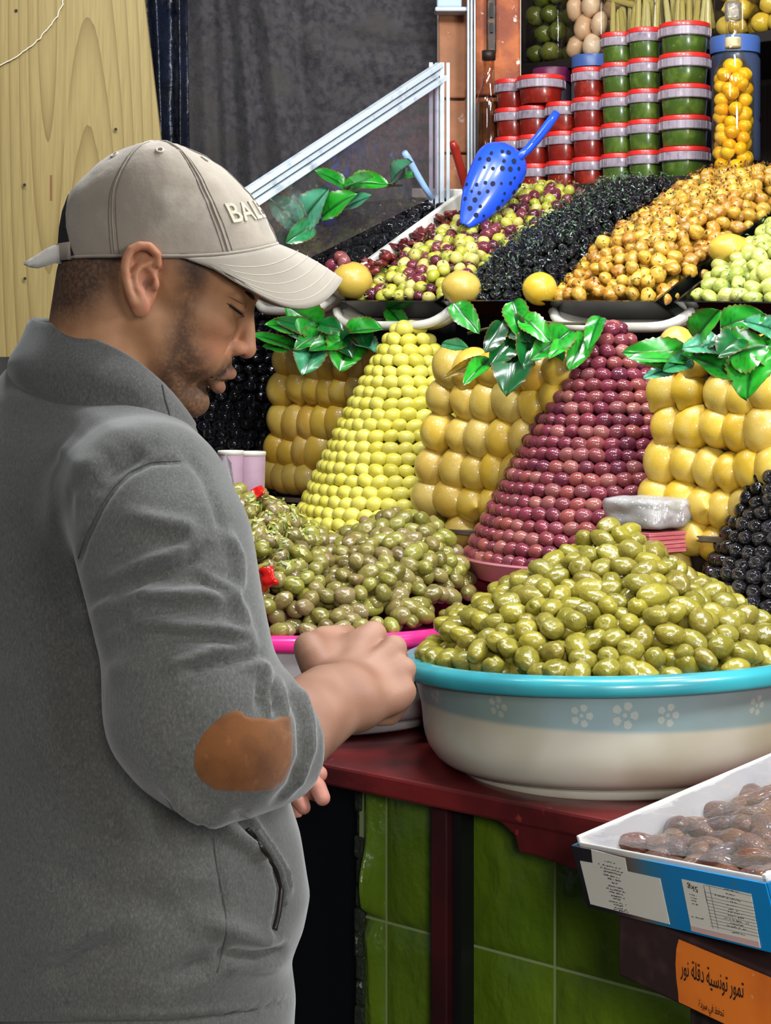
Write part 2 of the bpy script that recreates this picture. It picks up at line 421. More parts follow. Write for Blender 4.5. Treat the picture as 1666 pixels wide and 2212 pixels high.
slab('brick', 1026, 1124, -160, 205, 3.90, m_brick2, par=pil); slab('brick', 1028, 1124, 210, 420, 3.905, m_brick2, par=pil)
slab('mortar', 946, 1126, -160, 520, 3.95, mat('mortar', '#c9c0b2', .9), par=pil, bev=0)
m_alu = mat('white_aluminium', '#bcc5cc', .35, .5, noise_col=[(30, '#8b959f', .55, .75)], bump=(80, .1, .002))
mb = MB()
for x, w in ((1012, 5), (1019, 5), (1026, 4)):
    a, b = P(x-w/2, 520, 3.86), P(x+w/2, -160, 3.86); mb.box(((a.x+b.x)/2, 3.875, (a.z+b.z)/2), (b.x-a.x, .03, b.z-a.z))
mb.build('metal_profile', m_alu, pil, bevel=.0012)
# latch hanging on the pillar and small white junction box above
lt = thing('hook_hasp', P(1062, 105, 3.88), 'dark rusty iron hasp hanging on the orange slab pillar', 'hasp')
m_iron = mat('dark_iron', '#3a2f2a', .5, .5, metal=.6, noise_col=[(40, '#6a4a34', .5, .7)])
mb = MB(); mb.box(P(1062, 50, 3.885), (.02, .012, .13)); mb.build('plate', m_iron, lt, bevel=.003)
mb = MB(); mb.box(P(1062, 22, 3.876), (.007, .006, .03)); mb.box(P(1062, 60, 3.876), (.006, .006, .02)); mb.build('slot', mat('slot_black', '#0a0808', .6), lt)
jb = thing('junction_box', P(975, 20, 3.9), 'small pale blue junction box above the aluminium frame corner', 'box')
slab('housing', 944, 998, -60, 16, 3.88, mat('pale_blue_plastic', '#a9bcd2', .45), .04, jb, .004)
slab('rim', 940, 1010, 14, 24, 3.87, m_alu, .05, jb, .003)

# glass side panel of the display with white aluminium frame
sp = thing('side_panel', P(955, 420, 3.61), 'sloping glass side panel with white aluminium frame left of the black olives', 'panel')
B = P(950, 140, 3.60); Fr = P(535, 412, 3.225)
d = (Fr-B); dl = d.length; dn = d.normalized(); hz = Vector((dn.x, dn.y, 0)).normalized(); sid = hz.cross(UP).normalized(); upv = sid.cross(dn).normalized()
if upv.z < 0: upv = -upv
mb = MB(); ln = d*1.25
for off, w, dep in ((0, .0105, .018), (-.0135, .0095, .006), (-.027, .0105, .018)):
    c = B+ln/2+upv*off; mb.box(c, (ln.length, dep, w), (dn, sid, upv))
mb.build('top_rail', m_alu, sp, bevel=.0015)
mb = MB()
for x, w, dep in ((931, 9, .018), (944, 9, .010), (955, 10, .018), (968, 8, .012)):
    a, b = P(x-w/2, 470, 3.605), P(x+w/2, 136, 3.605); mb.box(((a.x+b.x)/2, 3.605, (a.z+b.z)/2), (b.x-a.x, dep, b.z-a.z))
mb.build('back_post', m_alu, sp, bevel=.0015)
m_pane = clear_mat('side_glass', (.84, .80, .83), .035, .12, (14, .25, .02), haze=.02)
F2 = Fr+d*.25
mb = MB(); mb.prism([B-upv*.03, F2-upv*.03, F2-upv*.03-UP*.12, Vector((B.x, B.y, B.z-.25))], sid*.004); mb.build('pane', m_pane, sp)

# ================================================================== COUNTER
m_red = mat('dark_red_paint', '#6a1c1c', .38, .5, noise_col=[(8, '#3b0f12', .4, .7), (60, '#7c2a22', .66, .74)], bump=(25, .25, .006), coat=.2)
ct = thing('counter', ST(.3, .3, 0), 'long dark red painted counter under the two olive basins', 'counter')
S0, S1 = -1.15, 1.05
mb = MB()
def board(mb, s0, s1, t0, t1, z0, z1):
    return mb.hexa([ST(s0, t0, z0), ST(s1, t0, z0), ST(s1, t1, z0), ST(s0, t1, z0), ST(s0, t0, z1), ST(s1, t0, z1), ST(s1, t1, z1), ST(s0, t1, z1)])
board(mb, S0, S1, 0, 1.25, TABLE_Z-.028, TABLE_Z); mb.build('tabletop', m_red, ct, bevel=.004)
# shaped gusset under the front edge
def ft(px, py, t=.0): return RT(px, py, t)
mb = MB(); poly = [ft(1040, 1752), ft(1085, 1785), ft(1108, 1806), ft(1116, 1842), ft(1160, 1852), ft(1260, 1890), ft(1300, 1905), ft(1300, 1790)]
mb.prism([p+N3*.004 for p in poly], N3*.02); mb.build('gusset', m_red, ct, bevel=.002)
def spx(px, t):    # distance along the counter at a picture column and depth
    p = RT(px, HOR, t); return (p.x-P0.x)*RD.x+(p.y-P0.y)*RD.y
s_a, s_b = spx(930, .04), spx(965, .04)
mb = MB(); board(mb, s_a, s_b, .04, .075, 0, TABLE_Z-.028); mb.build('leg', mat('dark_red_steel', '#3d1013', .45, .5, noise_col=[(10, '#220a0c', .4, .7)]), ct, bevel=.002)
mb = MB(); board(mb, s_b+.002, s_b+.016, .05, .075, 0, TABLE_Z-.028); mb.build('leg_shadow', mat('shadow_black', '#0b0b0d', .5), ct)  # black bar standing in for the shadow gap beside the leg
# step at the back that carries the cones
mb = MB(); board(mb, S0, S1, .43, 1.25, STEP_Z-.022, STEP_Z); mb.build('step_top', m_red, ct, bevel=.003)
mb = MB(); board(mb, S0, S1, .555, .575, TABLE_Z, STEP_Z-.03); mb.build('step_riser', m_red, ct)
# tiled front below the counter: each glazed tile its own slab
m_tile = mat('green_glazed_tile', '#587018', .25, .5, noise_col=[(5, '#445c12', .35, .7)], bump=(9, .9, .03, (1, 1, .6)), bump2=(30, .35, .01), coat=.25)
tw = struct(thing('wall_front', ST(.2, .13, .45), None, None))
mb = MB(); board(mb, -.02, S1, .1005, .20, 0, TABLE_Z-.03); mb.build('backing', mat('tile_grout', '#7d8a5c', .8), tw)
TW, TH = .282, .40
g0 = spx(835, .1); zrow = 0.687
base_mesh = {}
def tile_mesh(w, h, seed):
    rr = random.Random(seed); nx, ny = 14, 20; vs = []; fs = []
    bl = [(rr.uniform(0, w), rr.uniform(0, h), rr.uniform(.02, .05), rr.uniform(.6, 1)) for _ in range(26)]
    for j in range(ny+1):
        for i in range(nx+1):
            x, z = w*i/nx, h*j/ny; e = min(x, w-x, z, h-z)
            y = -.004*min(1, e/.006)
            y -= sum(.0035*a*math.exp(-((x-bx)**2+((z-bz)*.55)**2)/(r*r*.35)) for bx, bz, r, a in bl)*min(1, e/.02)
            vs.append((x, y, z))
    for j in range(ny):
        for i in range(nx):
            a = j*(nx+1)+i; fs.append((a, a+1, a+nx+2, a+nx+1))
    n = len(vs); vs += [(0, .006, 0), (w, .006, 0), (w, .006, h), (0, .006, h)]
    return mesh('tile', vs, fs, m_tile, True)
ang = math.atan2(RD.y, RD.x); k = 0
for r_ in range(-2, 2):
    z0 = zrow+r_*TH; z1 = z0+TH
    z0 = max(z0, 0.0)+.0018; z1 = min(z1, TABLE_Z-.032)-.0018
    if z1-z0 < .02: continue
    for c_ in range(-1, 4):
        s0 = g0+c_*TW; s1 = s0+TW
        s0 = max(s0, -.012)+.0018; s1 = min(s1, S1)-.0018
        if s1-s0 < .02: continue
        o = inst('tile', tile_mesh(s1-s0, z1-z0, k), ST(s0, .1, z0), (0, 0, ang), parent=tw); k += 1
# rough end of the tiled wall and black panel put in for the dark void under the counter
mb = MB(); rr = random.Random(2)
for j in range(26):
    z = .02+j*.033; mb.box(ST(-.018+rr.uniform(-.003, .003), .118+rr.uniform(-.004, .004), z), (.012+rr.uniform(0, .008), .04, .03+rr.uniform(0, .006)), (R3, N3, UP))
mb.build('broken_edge', mat('dark_mortar', '#23281c', .7, .4, noise_col=[(70, '#8f9a86', .64, .7)], bump=(70, .9, .01)), tw, bevel=.004)
o = MB(); board(o, S0, -.03, .16, .20, 0, TABLE_Z-.03); o = o.build('void_panel', mat('void_black', '#06070c', .6, .3), ct)  # darkness of the open space given as a black panel

# ================================================================== TRAYS ON THE UPPER RACK
SL = math.radians(25); QD = (N3*math.cos(SL)+UP*math.sin(SL)); T_FR = .67
m_acr = mat('black_acrylic', '#0c0f0e', .12, .6, coat=.3); m_wplast = mat('white_tray_plastic', '#e4e1d8', .4, .5, noise_col=[(12, '#bdb7a8', .5, .75)])
m_milky = mat('milky_plastic', '#d4d0c6', .35, .5, noise_col=[(10, '#a8a296', .45, .7)], sss=0)
def tray(px0, px1, py, L, m, label, h=.055, t=T_FR, py1=None, wall=.005, lip=.0):
    A = RT(px0, py, t); Bp = RT(px1, py1 or py, t)
    u = Bp-A; w = u.length; un = u.normalized(); nm = un.cross(QD).normalized()
    if nm.z < 0: nm = -nm
    root = thing('display_tray', A, label, 'tray')
    bot = -nm*h+QD*.055
    a0, b0 = A, Bp; a1, b1 = A+QD*L, Bp+QD*L
    ca, cb, cc, cd = a0+bot, b0+bot, b1-nm*h-QD*.01, a1-nm*h-QD*.01
    mb = MB()
    def panel(p, q, r, s, inward):
        th = inward*wall; mb.hexa([p, q, r, s, p+th, q+th, r+th, s+th])
    panel(ca, cb, b0, a0, QD); panel(ca, a0, a1, cd, un); panel(cb, cc, b1, b0, -un); panel(cd, a1, b1, cc, -QD)
    mb.build('walls', m, root)
    mb = MB(); panel(ca, cb, cc, cd, nm); mb.build('base', m, root)
    if lip:
        mb = MB(); mb.tube([a0, b0, b1, a1], lip, 6, True); mb.build('lip', m, root)
    return dict(O=A, u=u, q=QD*L, n=nm, root=root, w=w, L=L)
T_BLK = tray(520, 738, 626, .42, m_wplast, 'white tray of black olives beside the glass side panel', lip=.004, h=.05)
T_MIX = tray(736, 938, 650, .56, m_acr, 'black tray of mixed green and purple olives with blue scoop', py1=652)
T_HRB = tray(952, 1150, 651, .56, m_acr, 'black tray of chopped black olives with green herbs', py1=650)
T_YEL = tray(1162, 1416, 650, .56, m_acr, 'black tray of spiced golden cracked olives', py1=652)
T_PAL = tray(1456, 1720, 652, .56, m_acr, 'black tray of pale green olives at the right edge', py1=656)
da, dbk = RT(741, 604, T_FR), RT(1003, 414, T_FR+.36)
dd = (dbk-da).normalized(); mb = MB(); mb.box((da+dbk)/2-UP*.012, ((dbk-da).length, .013, .03), (dd, dd.cross(UP).normalized(), dd.cross(UP).normalized().cross(dd)))
o = mb.build('divider', m_wplast, T_BLK['root'], bevel=.003)
da, dbk = RT(893, 409, T_FR+.37), RT(1006, 411, T_FR+.37); dd = (dbk-da).normalized()
mb = MB(); mb.box((da+dbk)/2-UP*.008, ((dbk-da).length, .012, .02), (dd, N3, UP)); mb.build('back_edge', m_wplast, T_BLK['root'], bevel=.003)
# milky plastic tubs under the trays whose rounded rims show
def rim_tub(px0, px1, py, label, drop=36):
    c0, c1 = RT(px0, py, T_FR+.03), RT(px1, py, T_FR+.03); w = (c1-c0).length; un = (c1-c0).normalized()
    root = thing('plastic_crate', (c0+c1)/2, label, 'crate')
    pts = []; n = 26
    for i in range(n+1):
        f = i/n; e = abs(2*f-1)**6
        pts.append(c0+un*w*f+UP*(.028*e-.0)-N3*.02*(1-e))
    mb = MB(); mb.tube(pts, .0085, 8); mb.build('rim', m_milky, root, True)
    mb = MB()
    vs = []
    for p in pts:
        e = p; vs += [e-UP*.002, e-UP*.002+N3*.12+UP*.03]
    mb.add(vs, [(2*i, 2*i+2, 2*i+3, 2*i+1) for i in range(n)])
    vs = []
    for p in pts: vs += [p+N3*.006, p+N3*.03-UP*.008]
    mb.add(vs, [(2*i, 2*i+1, 2*i+3, 2*i+2) for i in range(n)])
    o = mb.build('body', m_milky, root, True); s = o.modifiers.new('t', 'SOLIDIFY'); s.thickness = .003
    return root
rim_tub(728, 975, 704, 'milky plastic crate under the tray of mixed olives')
rim_tub(1195, 1500, 708, 'milky plastic crate under the tray of golden olives')
rim_tub(560, 722, 672, 'milky plastic crate under the white tray of black olives')
# rack board that carries the trays
mb = MB(); rk0, rk1 = ST(-.62, T_FR+.13, 0), ST(.85, T_FR+.13, 0)
zl, zr = RT(736, 650, T_FR).z, RT(1456, 652, T_FR).z
mb.prism([ST(-.65, T_FR+.34, zl+.05), ST(.9, T_FR+.34, zr+.02), ST(.9, T_FR+.34, zr), ST(-.65, T_FR+.34, zl+.03)], N3*.24)
rb = mb.build('rack_board', mat('rack_dark', '#1c1d1b', .6), None); 
rb.data.transform(Matrix.Identity(4)); tag(rb, 'dark board carrying the row of upper trays', 'board')

# ================================================================== OLIVES
def olive_mesh(name, m, L=1.25, seed=0, crack=0, pit=.10, rough=.03, nu=16, nv=10):
    """unit olive of radius 1, L times as long along x"""
    rr = random.Random(seed); vs = []; fs = []; off = Vector((rr.uniform(0, 50), rr.uniform(0, 50), rr.uniform(0, 50))); ca = rr.uniform(0, 6.28)
    for j in range(nv+1):
        th = math.pi*j/nv
        for i in range(nu):
            ph = 2*math.pi*i/nu
            x, y, z = math.cos(th), math.sin(th)*math.cos(ph), math.sin(th)*math.sin(ph)
            f = 1+rough*2*noise.noise(Vector((x, y, z))*1.3+off)
            if pit: f *= 1-pit*math.exp(-(th/.28)**2)
            if crack:
                dph = (ph-ca+math.pi) % (2*math.pi)-math.pi
                f *= 1-crack*math.exp(-(dph/.30)**2)*math.sin(th)**.5*(1 if th < 2.4 else .4)
            vs.append((x*L*f, y*f, z*f))
    for j in range(nv):
        for i in range(nu):
            a, b, c, d = j*nu+i, j*nu+(i+1) % nu, (j+1)*nu+(i+1) % nu, (j+1)*nu+i
            fs.append((a, b, c, d))
    return mesh(name, vs, fs, m, True)
def joined(name, m, items, label, cat):
    """many small pieces that nobody could count, as one mesh. items: (mesh, matrix)"""
    Vs = []; Fs = []; n = 0
    cache = {}
    for me, M in items:
        if me.name not in cache:
            co = np.empty(len(me.vertices)*3); me.vertices.foreach_get('co', co)
            cache[me.name] = (co.reshape(-1, 3), np.array([list(p.vertices) for p in me.polygons]))
        co, f = cache[me.name]; Mn = np.array(M)
        Vs.append(co@Mn[:3, :3].T+Mn[:3, 3]); Fs.append(f+n); n += len(co)
    me = mesh(name, np.concatenate(Vs), np.concatenate(Fs), m, True)
    o = link(name, me); tag(o, label, cat, kind='stuff'); return o
def scatter(name, meshes, items, label, cat, group, stuff_label=None, cap=300):
    """items: (location, euler, scale, visible score); the best score stand singly, the rest become one heap"""
    items = sorted(items, key=lambda q: -q[3]); m = meshes[0].materials[0]; rr = random.Random(len(items))
    for loc, rot, sc, _ in items[:cap]:
        o = inst(name, rr.choice(meshes), loc, rot, sc if isinstance(sc, tuple) else (sc, sc, sc)); tag(o, label, cat, group)
    rest = items[cap:]
    if rest:
        from mathutils import Euler
        its = []
        for loc, rot, sc, _ in rest:
            s = sc if isinstance(sc, tuple) else (sc, sc, sc)
            its.append((rr.choice(meshes), Matrix.LocRotScale(Vector(loc), Euler(rot), Vector(s))))
        joined(name+'_heap', m, its, stuff_label or ('rest of the heap of '+group), cat+' heap')
def rrot(rr, tilt=1.0): return (rr.uniform(-.5, .5)*tilt, rr.uniform(-.6, .6)*tilt, rr.uniform(0, 6.28))

# --- materials
OL = dict(rough=.17, spec=.55, coat=.35)
m_green = mat('green_olive', '#7a7a22', ramp=['#6b6420', '#827926', '#746d2c', '#8f852e', '#706424', '#7e7630'], noise_col=[(1.0, '#968c38', .5, .9), (3, '#5c5418', .62, .9)], bump=(2, .12, .06), **OL)
m_mixed = mat('brown_green_olive', '#6d6a2c', ramp=['#5d5423', '#7d7a30', '#6e5a38', '#88863a', '#5b4a30', '#76702c', '#7c6a4a', '#807a30'], noise_col=[(1.1, '#8d8840', .5, .9), (1.8, '#5a4434', .6, .9)], bump=(2, .12, .06), **OL)
m_yellow = mat('yellow_olive', '#c2b733', ramp=['#bdb23c', '#cdc24e', '#c2b852', '#d4cb60', '#b8ae38'], noise_col=[(1.2, '#d6cc63', .5, .85)], rough=.28, spec=.45, coat=.12)
m_purple = mat('purple_olive', '#5e2430', ramp=['#5a2234', '#78303e', '#682838', '#8a4640', '#5c2438', '#945a52', '#6e2c3e'], noise_col=[(1.3, '#8a4644', .52, .9)], rough=.2, spec=.5, coat=.3)
m_black = mat('black_olive', '#0b0a10', ramp=['#08070c', '#0e0c16', '#0a0a0a', '#131018'], rough=.13, spec=.6, coat=.5, bump=(4, .6, .15))
m_gold = mat('golden_cracked_olive', '#b5781c', ramp=['#b4862a', '#c09a38', '#a4772a', '#b38a30', '#c8a644', '#96682a', '#b07a2c', '#a8702a'], noise_col=[(1.6, '#cda94c', .5, .8), (3, '#5f4a1c', .6, .8), (7, '#4a4a1c', .66, .76)], bump=(2, .14, .06), rough=.22, spec=.5, coat=.25)
m_pale = mat('pale_green_olive', '#a4a850', ramp=['#9aa44c', '#b0b25c', '#8f9a44', '#bcb96a'], noise_col=[(1.4, '#c4c27a', .5, .8), (3, '#6f7c34', .62, .8)], bump=(2, .14, .06), rough=.22, spec=.5, coat=.3)
m_bicol = mat('green_and_purple_olive', '#a8a040', ramp=['#a9a838', '#5a2430', '#b7b34c', '#6a2a34', '#c0b866', '#4c1e2a', '#aaa63e', '#b8ac5a', '#74343a', '#c4bc70', '#a4a440', '#5a2430'], const=True, noise_col=[(1.4, '#b8a85a', .66, .95)], rough=.2, spec=.5, coat=.3)

# --- the two basins of olives
def basin(name, c, r, base_r, z0, z1, m_rim, m_body, label, tilt=(0, 0), lugs=0):
    root = thing(name, (c.x, c.y, z0), label, 'basin')
    h = z1-z0; Z = lambda x: x
    prof_out = [(base_r*.97, 0.0), (base_r, .004), (base_r+.002, .012), (base_r-.004, .014), (base_r+.020, .020), (base_r+.036, .034), (base_r+.047, h*.36), (r-.022, h*.62), (r-.014, h*.82), (r-.011, h*.88)]
    prof_in = [(r-.017, h*.88), (r-.028, h*.62), (base_r+.038, h*.36), (base_r+.012, .034), (0, .028)]
    def fine(p, k=5):
        out = []
        for i in range(len(p)-1):
            a, b, c_, d = p[max(i-1, 0)], p[i], p[i+1], p[min(i+2, len(p)-1)]
            for q in range(k):
                t = q/k; out.append(tuple(.5*(2*b[m]+(c_[m]-a[m])*t+(2*a[m]-5*b[m]+4*c_[m]-d[m])*t*t+(3*b[m]-a[m]-3*c_[m]+d[m])*t**3) for m in (0, 1)))
        return out+[p[-1]]
    prof_out = prof_out[:3]+fine(prof_out[3:]); prof_in = fine(prof_in[:-1])+[prof_in[-1]]
    T = Matrix.Translation((c.x, c.y, z0)) @ Matrix.Rotation(tilt[0], 4, 'X') @ Matrix.Rotation(tilt[1], 4, 'Y')
    mb = MB(); mb.lathe([(0, 0)]+prof_out+prof_in, n=96); o = mb.build('body', m_body, None, True, auto=50); o.data.transform(Matrix.Translation(-Vector((c.x, c.y, z0))) @ T); o.parent = root
    pr = [(r-.018, h*.86), (r-.006, h*.85), (r+.003, h*.862), (r+.0045, h*.93), (r+.001, h*.975), (r-.007, h), (r-.018, h*.985), (r-.018, h*.86)]
    pr = fine(pr, 4)
    mb = MB(); mb.lathe(pr, n=96); o = mb.build('rim', m_rim, None, True, auto=40); o.data.transform(Matrix.Translation(-Vector((c.x, c.y, z0))) @ T); o.parent = root
    return root, T
# printed band with pale flowers on the green basin
def basin_mat():
    m = bpy.data.materials.new('flowered_white_plastic'); m.use_nodes = True; nt = m.node_tree; N = nt.nodes; L = nt.links; b = N['Principled BSDF']
    b.inputs['Roughness'].default_value = .33; b.inputs['Coat Weight'].default_value = .15
    tc = N.new('ShaderNodeTexCoord'); sx = N.new('ShaderNodeSeparateXYZ'); L.new(tc.outputs['Object'], sx.inputs[0])
    def math_(op, a, b_=None, c_=None):
        n = N.new('ShaderNodeMath'); n.operation = op
        for i, x in enumerate((a, b_, c_)):
            if x is None: continue
            if isinstance(x, (int, float)): n.inputs[i].default_value = x
            else: L.new(x, n.inputs[i])
        return n.outputs[0]
    ang = math_('ARCTAN2', sx.outputs['Y'], sx.outputs['X']); arc = math_('MULTIPLY', ang, .27)      # metres round the wall
    mr = N.new('ShaderNodeMapRange'); mr.interpolation_type = 'SMOOTHSTEP'; mr.inputs['From Min'].default_value = .094; mr.inputs['From Max'].default_value = .102; L.new(sx.outputs['Z'], mr.inputs[0])
    mx = N.new('ShaderNodeMix'); mx.data_type = 'RGBA'; mx.inputs[6].default_value = lin('#b9b5a6'); mx.inputs[7].default_value = lin('#84999c'); L.new(mr.outputs[0], mx.inputs[0])
    fl = None
    for a0, z0, R, np_ in ((-1.66, .119, .017, 5), (-1.86, .117, .0145, 5), (-1.46, .119, .0145, 5), (-2.28, .119, .014, 5), (-.98, .123, .013, 5), (-.80, .119, .012, 5), (-2.75, .12, .014, 5)):
        dx = math_('SUBTRACT', arc, a0*.27); dz = math_('SUBTRACT', sx.outputs['Z'], z0)
        rr_ = math_('POWER', math_('ADD', math_('MULTIPLY', dx, dx), math_('MULTIPLY', dz, dz)), .5)
        th = math_('ARCTAN2', dz, dx); pet = math_('ABSOLUTE', math_('COSINE', math_('MULTIPLY', th, np_/2)))
        inner = math_('GREATER_THAN', rr_, R*.42); outer = math_('LESS_THAN', rr_, math_('MULTIPLY_ADD', math_('POWER', pet, .6), R*.55, R*.45)); op = math_('GREATER_THAN', pet, .55)
        f = math_('MULTIPLY', math_('MULTIPLY', inner, outer), op); f = math_('MAXIMUM', f, math_('LESS_THAN', rr_, R*.16))
        fl = f if fl is None else math_('MAXIMUM', fl, f)
    m2 = N.new('ShaderNodeMix'); m2.data_type = 'RGBA'; m2.inputs[7].default_value = lin('#b8b9ac'); L.new(mx.outputs[2], m2.inputs[6]); L.new(math_('MULTIPLY', fl, .55), m2.inputs[0])
    nz = N.new('ShaderNodeTexNoise'); nz.inputs['Scale'].default_value = 7; L.new(tc.outputs['Object'], nz.inputs['Vector'])
    m3 = N.new('ShaderNodeMix'); m3.data_type = 'RGBA'; m3.blend_type = 'MULTIPLY'; m3.inputs[7].default_value = lin('#d8d2c2'); L.new(m2.outputs[2], m3.inputs[6])
    r2 = N.new('ShaderNodeMapRange'); r2.inputs['From Min'].default_value = .4; r2.inputs['From Max'].default_value = .7; L.new(nz.outputs[0], r2.inputs[0]); L.new(r2.outputs[0], m3.inputs[0])
    L.new(m3.outputs[2], b.inputs['Base Color']); return m
GC = Vector((.303, 2.42)); GR = .276
g_root, g_T = basin('olive_basin', GC, GR, .203, TABLE_Z-.006, 1.066, mat('turquoise_rim', '#33939b', .3, .5, noise_col=[(9, '#2b7f8a', .4, .7)], coat=.3), basin_mat(),
                    'big white basin with turquoise rim heaped with large green olives', tilt=(-.030, -.030))
PC = Vector((-.105, 2.79)); PR = .275
p_root, p_T = basin('olive_basin', PC, PR, .205, TABLE_Z, 1.062, mat('pink_rim', '#d3287a', .3, .5, coat=.3), mat('white_basin_plastic', '#c6bfc0', .35, .5, noise_col=[(8, '#aaa4a2', .45, .7)]),
                    'white basin with pink rim behind the fist, heaped with brown-green olives', tilt=(-.02, -.01))
def heap(T, h, r, height, size, L, peak, seed, power=1.0, layers=2, rim_over=0.0):
    """olives over a mound on a basin: list of (loc, rot, scale, score)"""
    rr = random.Random(seed); out = []; sp = size*2.02
    for lay in range(layers):
        yy = -r
        row = 0
        while yy < r:
            xx = -r+(sp/2 if row % 2 else 0)
            while xx < r:
                x = xx+rr.uniform(-.28, .28)*sp; y = yy+rr.uniform(-.28, .28)*sp
                if lay: x += sp*.5; y += sp*.3
                d = math.hypot(x, y)
                if d < r-size*(.7 if lay == 0 else 2.6):
                    e = math.hypot((x-peak[0])/(1+peak[0]*x/(r*r+1e-6)*0), y-peak[1])/r
                    z = h+height*max(0, 1-min(1, e))**power+height*.12*noise.noise(Vector((x*9, y*9, seed)))*(1-d/r)*2 - lay*size*1.25 - .006 + rr.uniform(-.35, .35)*size
                    if d > r-size*2.2: z = min(z, h+size*(.2 if lay == 0 else -1))
                    loc = T @ Vector((x, y, z))
                    score = (1 if lay == 0 else 0)*10 - loc.y*6
                    if lay == 0 and y-peak[1] > .10: score -= 12
                    f = rr.uniform(.86, 1.14)
                    out.append((loc, rrot(rr), (size*f*rr.uniform(.95, 1.1), size*f, size*f*rr.uniform(.9, 1)), score))
                xx += sp
            yy += sp*.86; row += 1
    return out
gm = [olive_mesh('green_olive_%d' % i, m_green, 1.22+.12*(i % 3), i, crack=(.22 if i in (1, 4) else 0), pit=.12, rough=.06) for i in range(6)]
items = heap(g_T, 1.072-TABLE_Z, GR-.018, .155, .0142, 1.25, (-.005, .02), 3, power=.85, layers=3)
scatter('green_olive', gm, items, 'large whole green olive in the heap of the turquoise-rimmed basin', 'olive', 'large green olives in the turquoise-rimmed basin', 'lower layers of large green olives in the turquoise-rimmed basin')
mm = [olive_mesh('mixed_olive_%d' % i, m_mixed, 1.15+.12*(i % 3), 20+i, crack=(.16 if i in (1, 4, 5) else 0), pit=.12, rough=.05) for i in range(6)]
items = heap(p_T, 1.062-TABLE_Z, PR-.018, 0, .0122, 1.2, (.10, .03), 5, layers=3)
# second, lower mound with herbs and peppers on the left of the pink basin
for k, (loc, rot, sc, s) in enumerate(items):
    lx = loc.x-PC.x; ly = loc.y-PC.y
    edge_ = min(1, max(0, (PR-.03-math.hypot(lx, ly))/.05))
    add = max(.158*max(0, 1-math.hypot(lx-.125, ly-.02)/.30)**.75, .195*max(0, 1-math.hypot(lx+.11, (ly-.0)*.9)/.235)**.62)
    items[k] = (loc+Vector((0, 0, add*(.25+.75*edge_))), rot, sc, s-(6 if ly > .12 else 0))
scatter('mixed_olive', mm, items, 'brown-green olive in the heap of the pink-rimmed basin', 'olive', 'brown-green olives in the pink-rimmed basin', 'lower layers of brown-green olives in the pink-rimmed basin')

# --- cones of olives built ring by ring
def cone(name, meshes, c, r, z0, z1, ro, L, label, group, core_label, m_core, seed, trunc=.06, bulge=0.0, jitter=.12, view=(-.05, -1), sp=1.0, cap=300, rowf=1.0, keep=None):
    rr = random.Random(seed); items = []; H = z1-z0
    slant = math.hypot(r, H); n = int(slant/(ro*1.78*rowf)); tilt = math.atan2(r, H)
    vd = Vector(view).normalized()
    for i in range(n+1):
        f = i/n; rad = (r-ro*.6)*(1-f)**(1-bulge)+trunc*f*.5; z = z0+ro*.8+(H-ro*1.2)*f
        cnt = max(4, int(2*math.pi*rad/(ro*2.04*sp)))
        ph0 = (i % 2)*math.pi/cnt+rr.uniform(-.1, .1)
        for j in range(cnt):
            ph = ph0+2*math.pi*j/cnt
            dx, dy = math.cos(ph), math.sin(ph); dot = dx*vd.x+dy*vd.y
            if dot < -.30: continue
            loc = Vector((c.x+dx*rad, c.y+dy*rad, z+rr.uniform(-jitter, jitter)*ro))
            q = rr.uniform(.93, 1.06)
            items.append((loc, (rr.uniform(-.25, .25), rr.uniform(-.35, .35), ph+math.pi/2+rr.uniform(-.35, .35)), (ro*q*L/1.2, ro*q, ro*q), dot-.4*f))
    if keep:
        items = [(l_, r_, s_, q_-(0 if keep[0] < to_px(l_)[0] < keep[1] else 9)) for l_, r_, s_, q_ in items]
    for k in range(4):
        a = k*1.57+.4; items.append((Vector((c.x+math.cos(a)*ro*.8, c.y+math.sin(a)*ro*.8, z1)), (0, 0, a), (ro, ro, ro), 2))
    scatter(name, meshes, items, label, 'olive', group, core_label+' far side', cap)
    mb = MB(); mb.lathe([(0, z0), (r-ro*1.6, z0), (max(.004, trunc*.5-ro), z1-ro), (0, z1-ro)], (c.x, c.y, 0), 40)
    o = mb.build('cone_form', m_core, None, True, loc=(c.x, c.y, z0)); tag(o, core_label, 'form')
m_core_y = mat('core_yellow', '#7a7420', .6); m_core_p = mat('core_purple', '#2c1016', .6); m_core_k = mat('core_black', '#050506', .5)
ym = [olive_mesh('yellow_olive_%d' % i, m_yellow, 1.2, 40+i, pit=0, rough=.03) for i in range(3)]
YC = P(884, 800, 3.25); cone('yellow_olive', ym, Vector((YC.x, YC.y)), .210, CONE_Z, P(884, 706, 3.25).z, .0124, 1.28, 'glossy yellow olive set in the rings of the yellow cone', 'yellow olives of the cone', 'form inside the yellow olive cone', m_core_y, 7, trunc=.045, bulge=.10)
pm = [olive_mesh('purple_olive_%d' % i, m_purple, 1.2, 50+i, pit=0, rough=.03) for i in range(3)]
RC = P(1318, 800, 2.84); cone('purple_olive', pm, Vector((RC.x, RC.y)), .222, CONE_Z, P(1318, 706, 2.84).z, .0113, 1.25, 'glossy wine-red olive set in the rings of the purple cone', 'wine-red olives of the cone', 'form inside the wine-red olive cone', m_core_p, 8, trunc=.035, bulge=.10, cap=300)
km = [olive_mesh('black_olive_%d' % i, m_black, 1.15, 60+i, pit=.1, rough=.07) for i in range(4)]
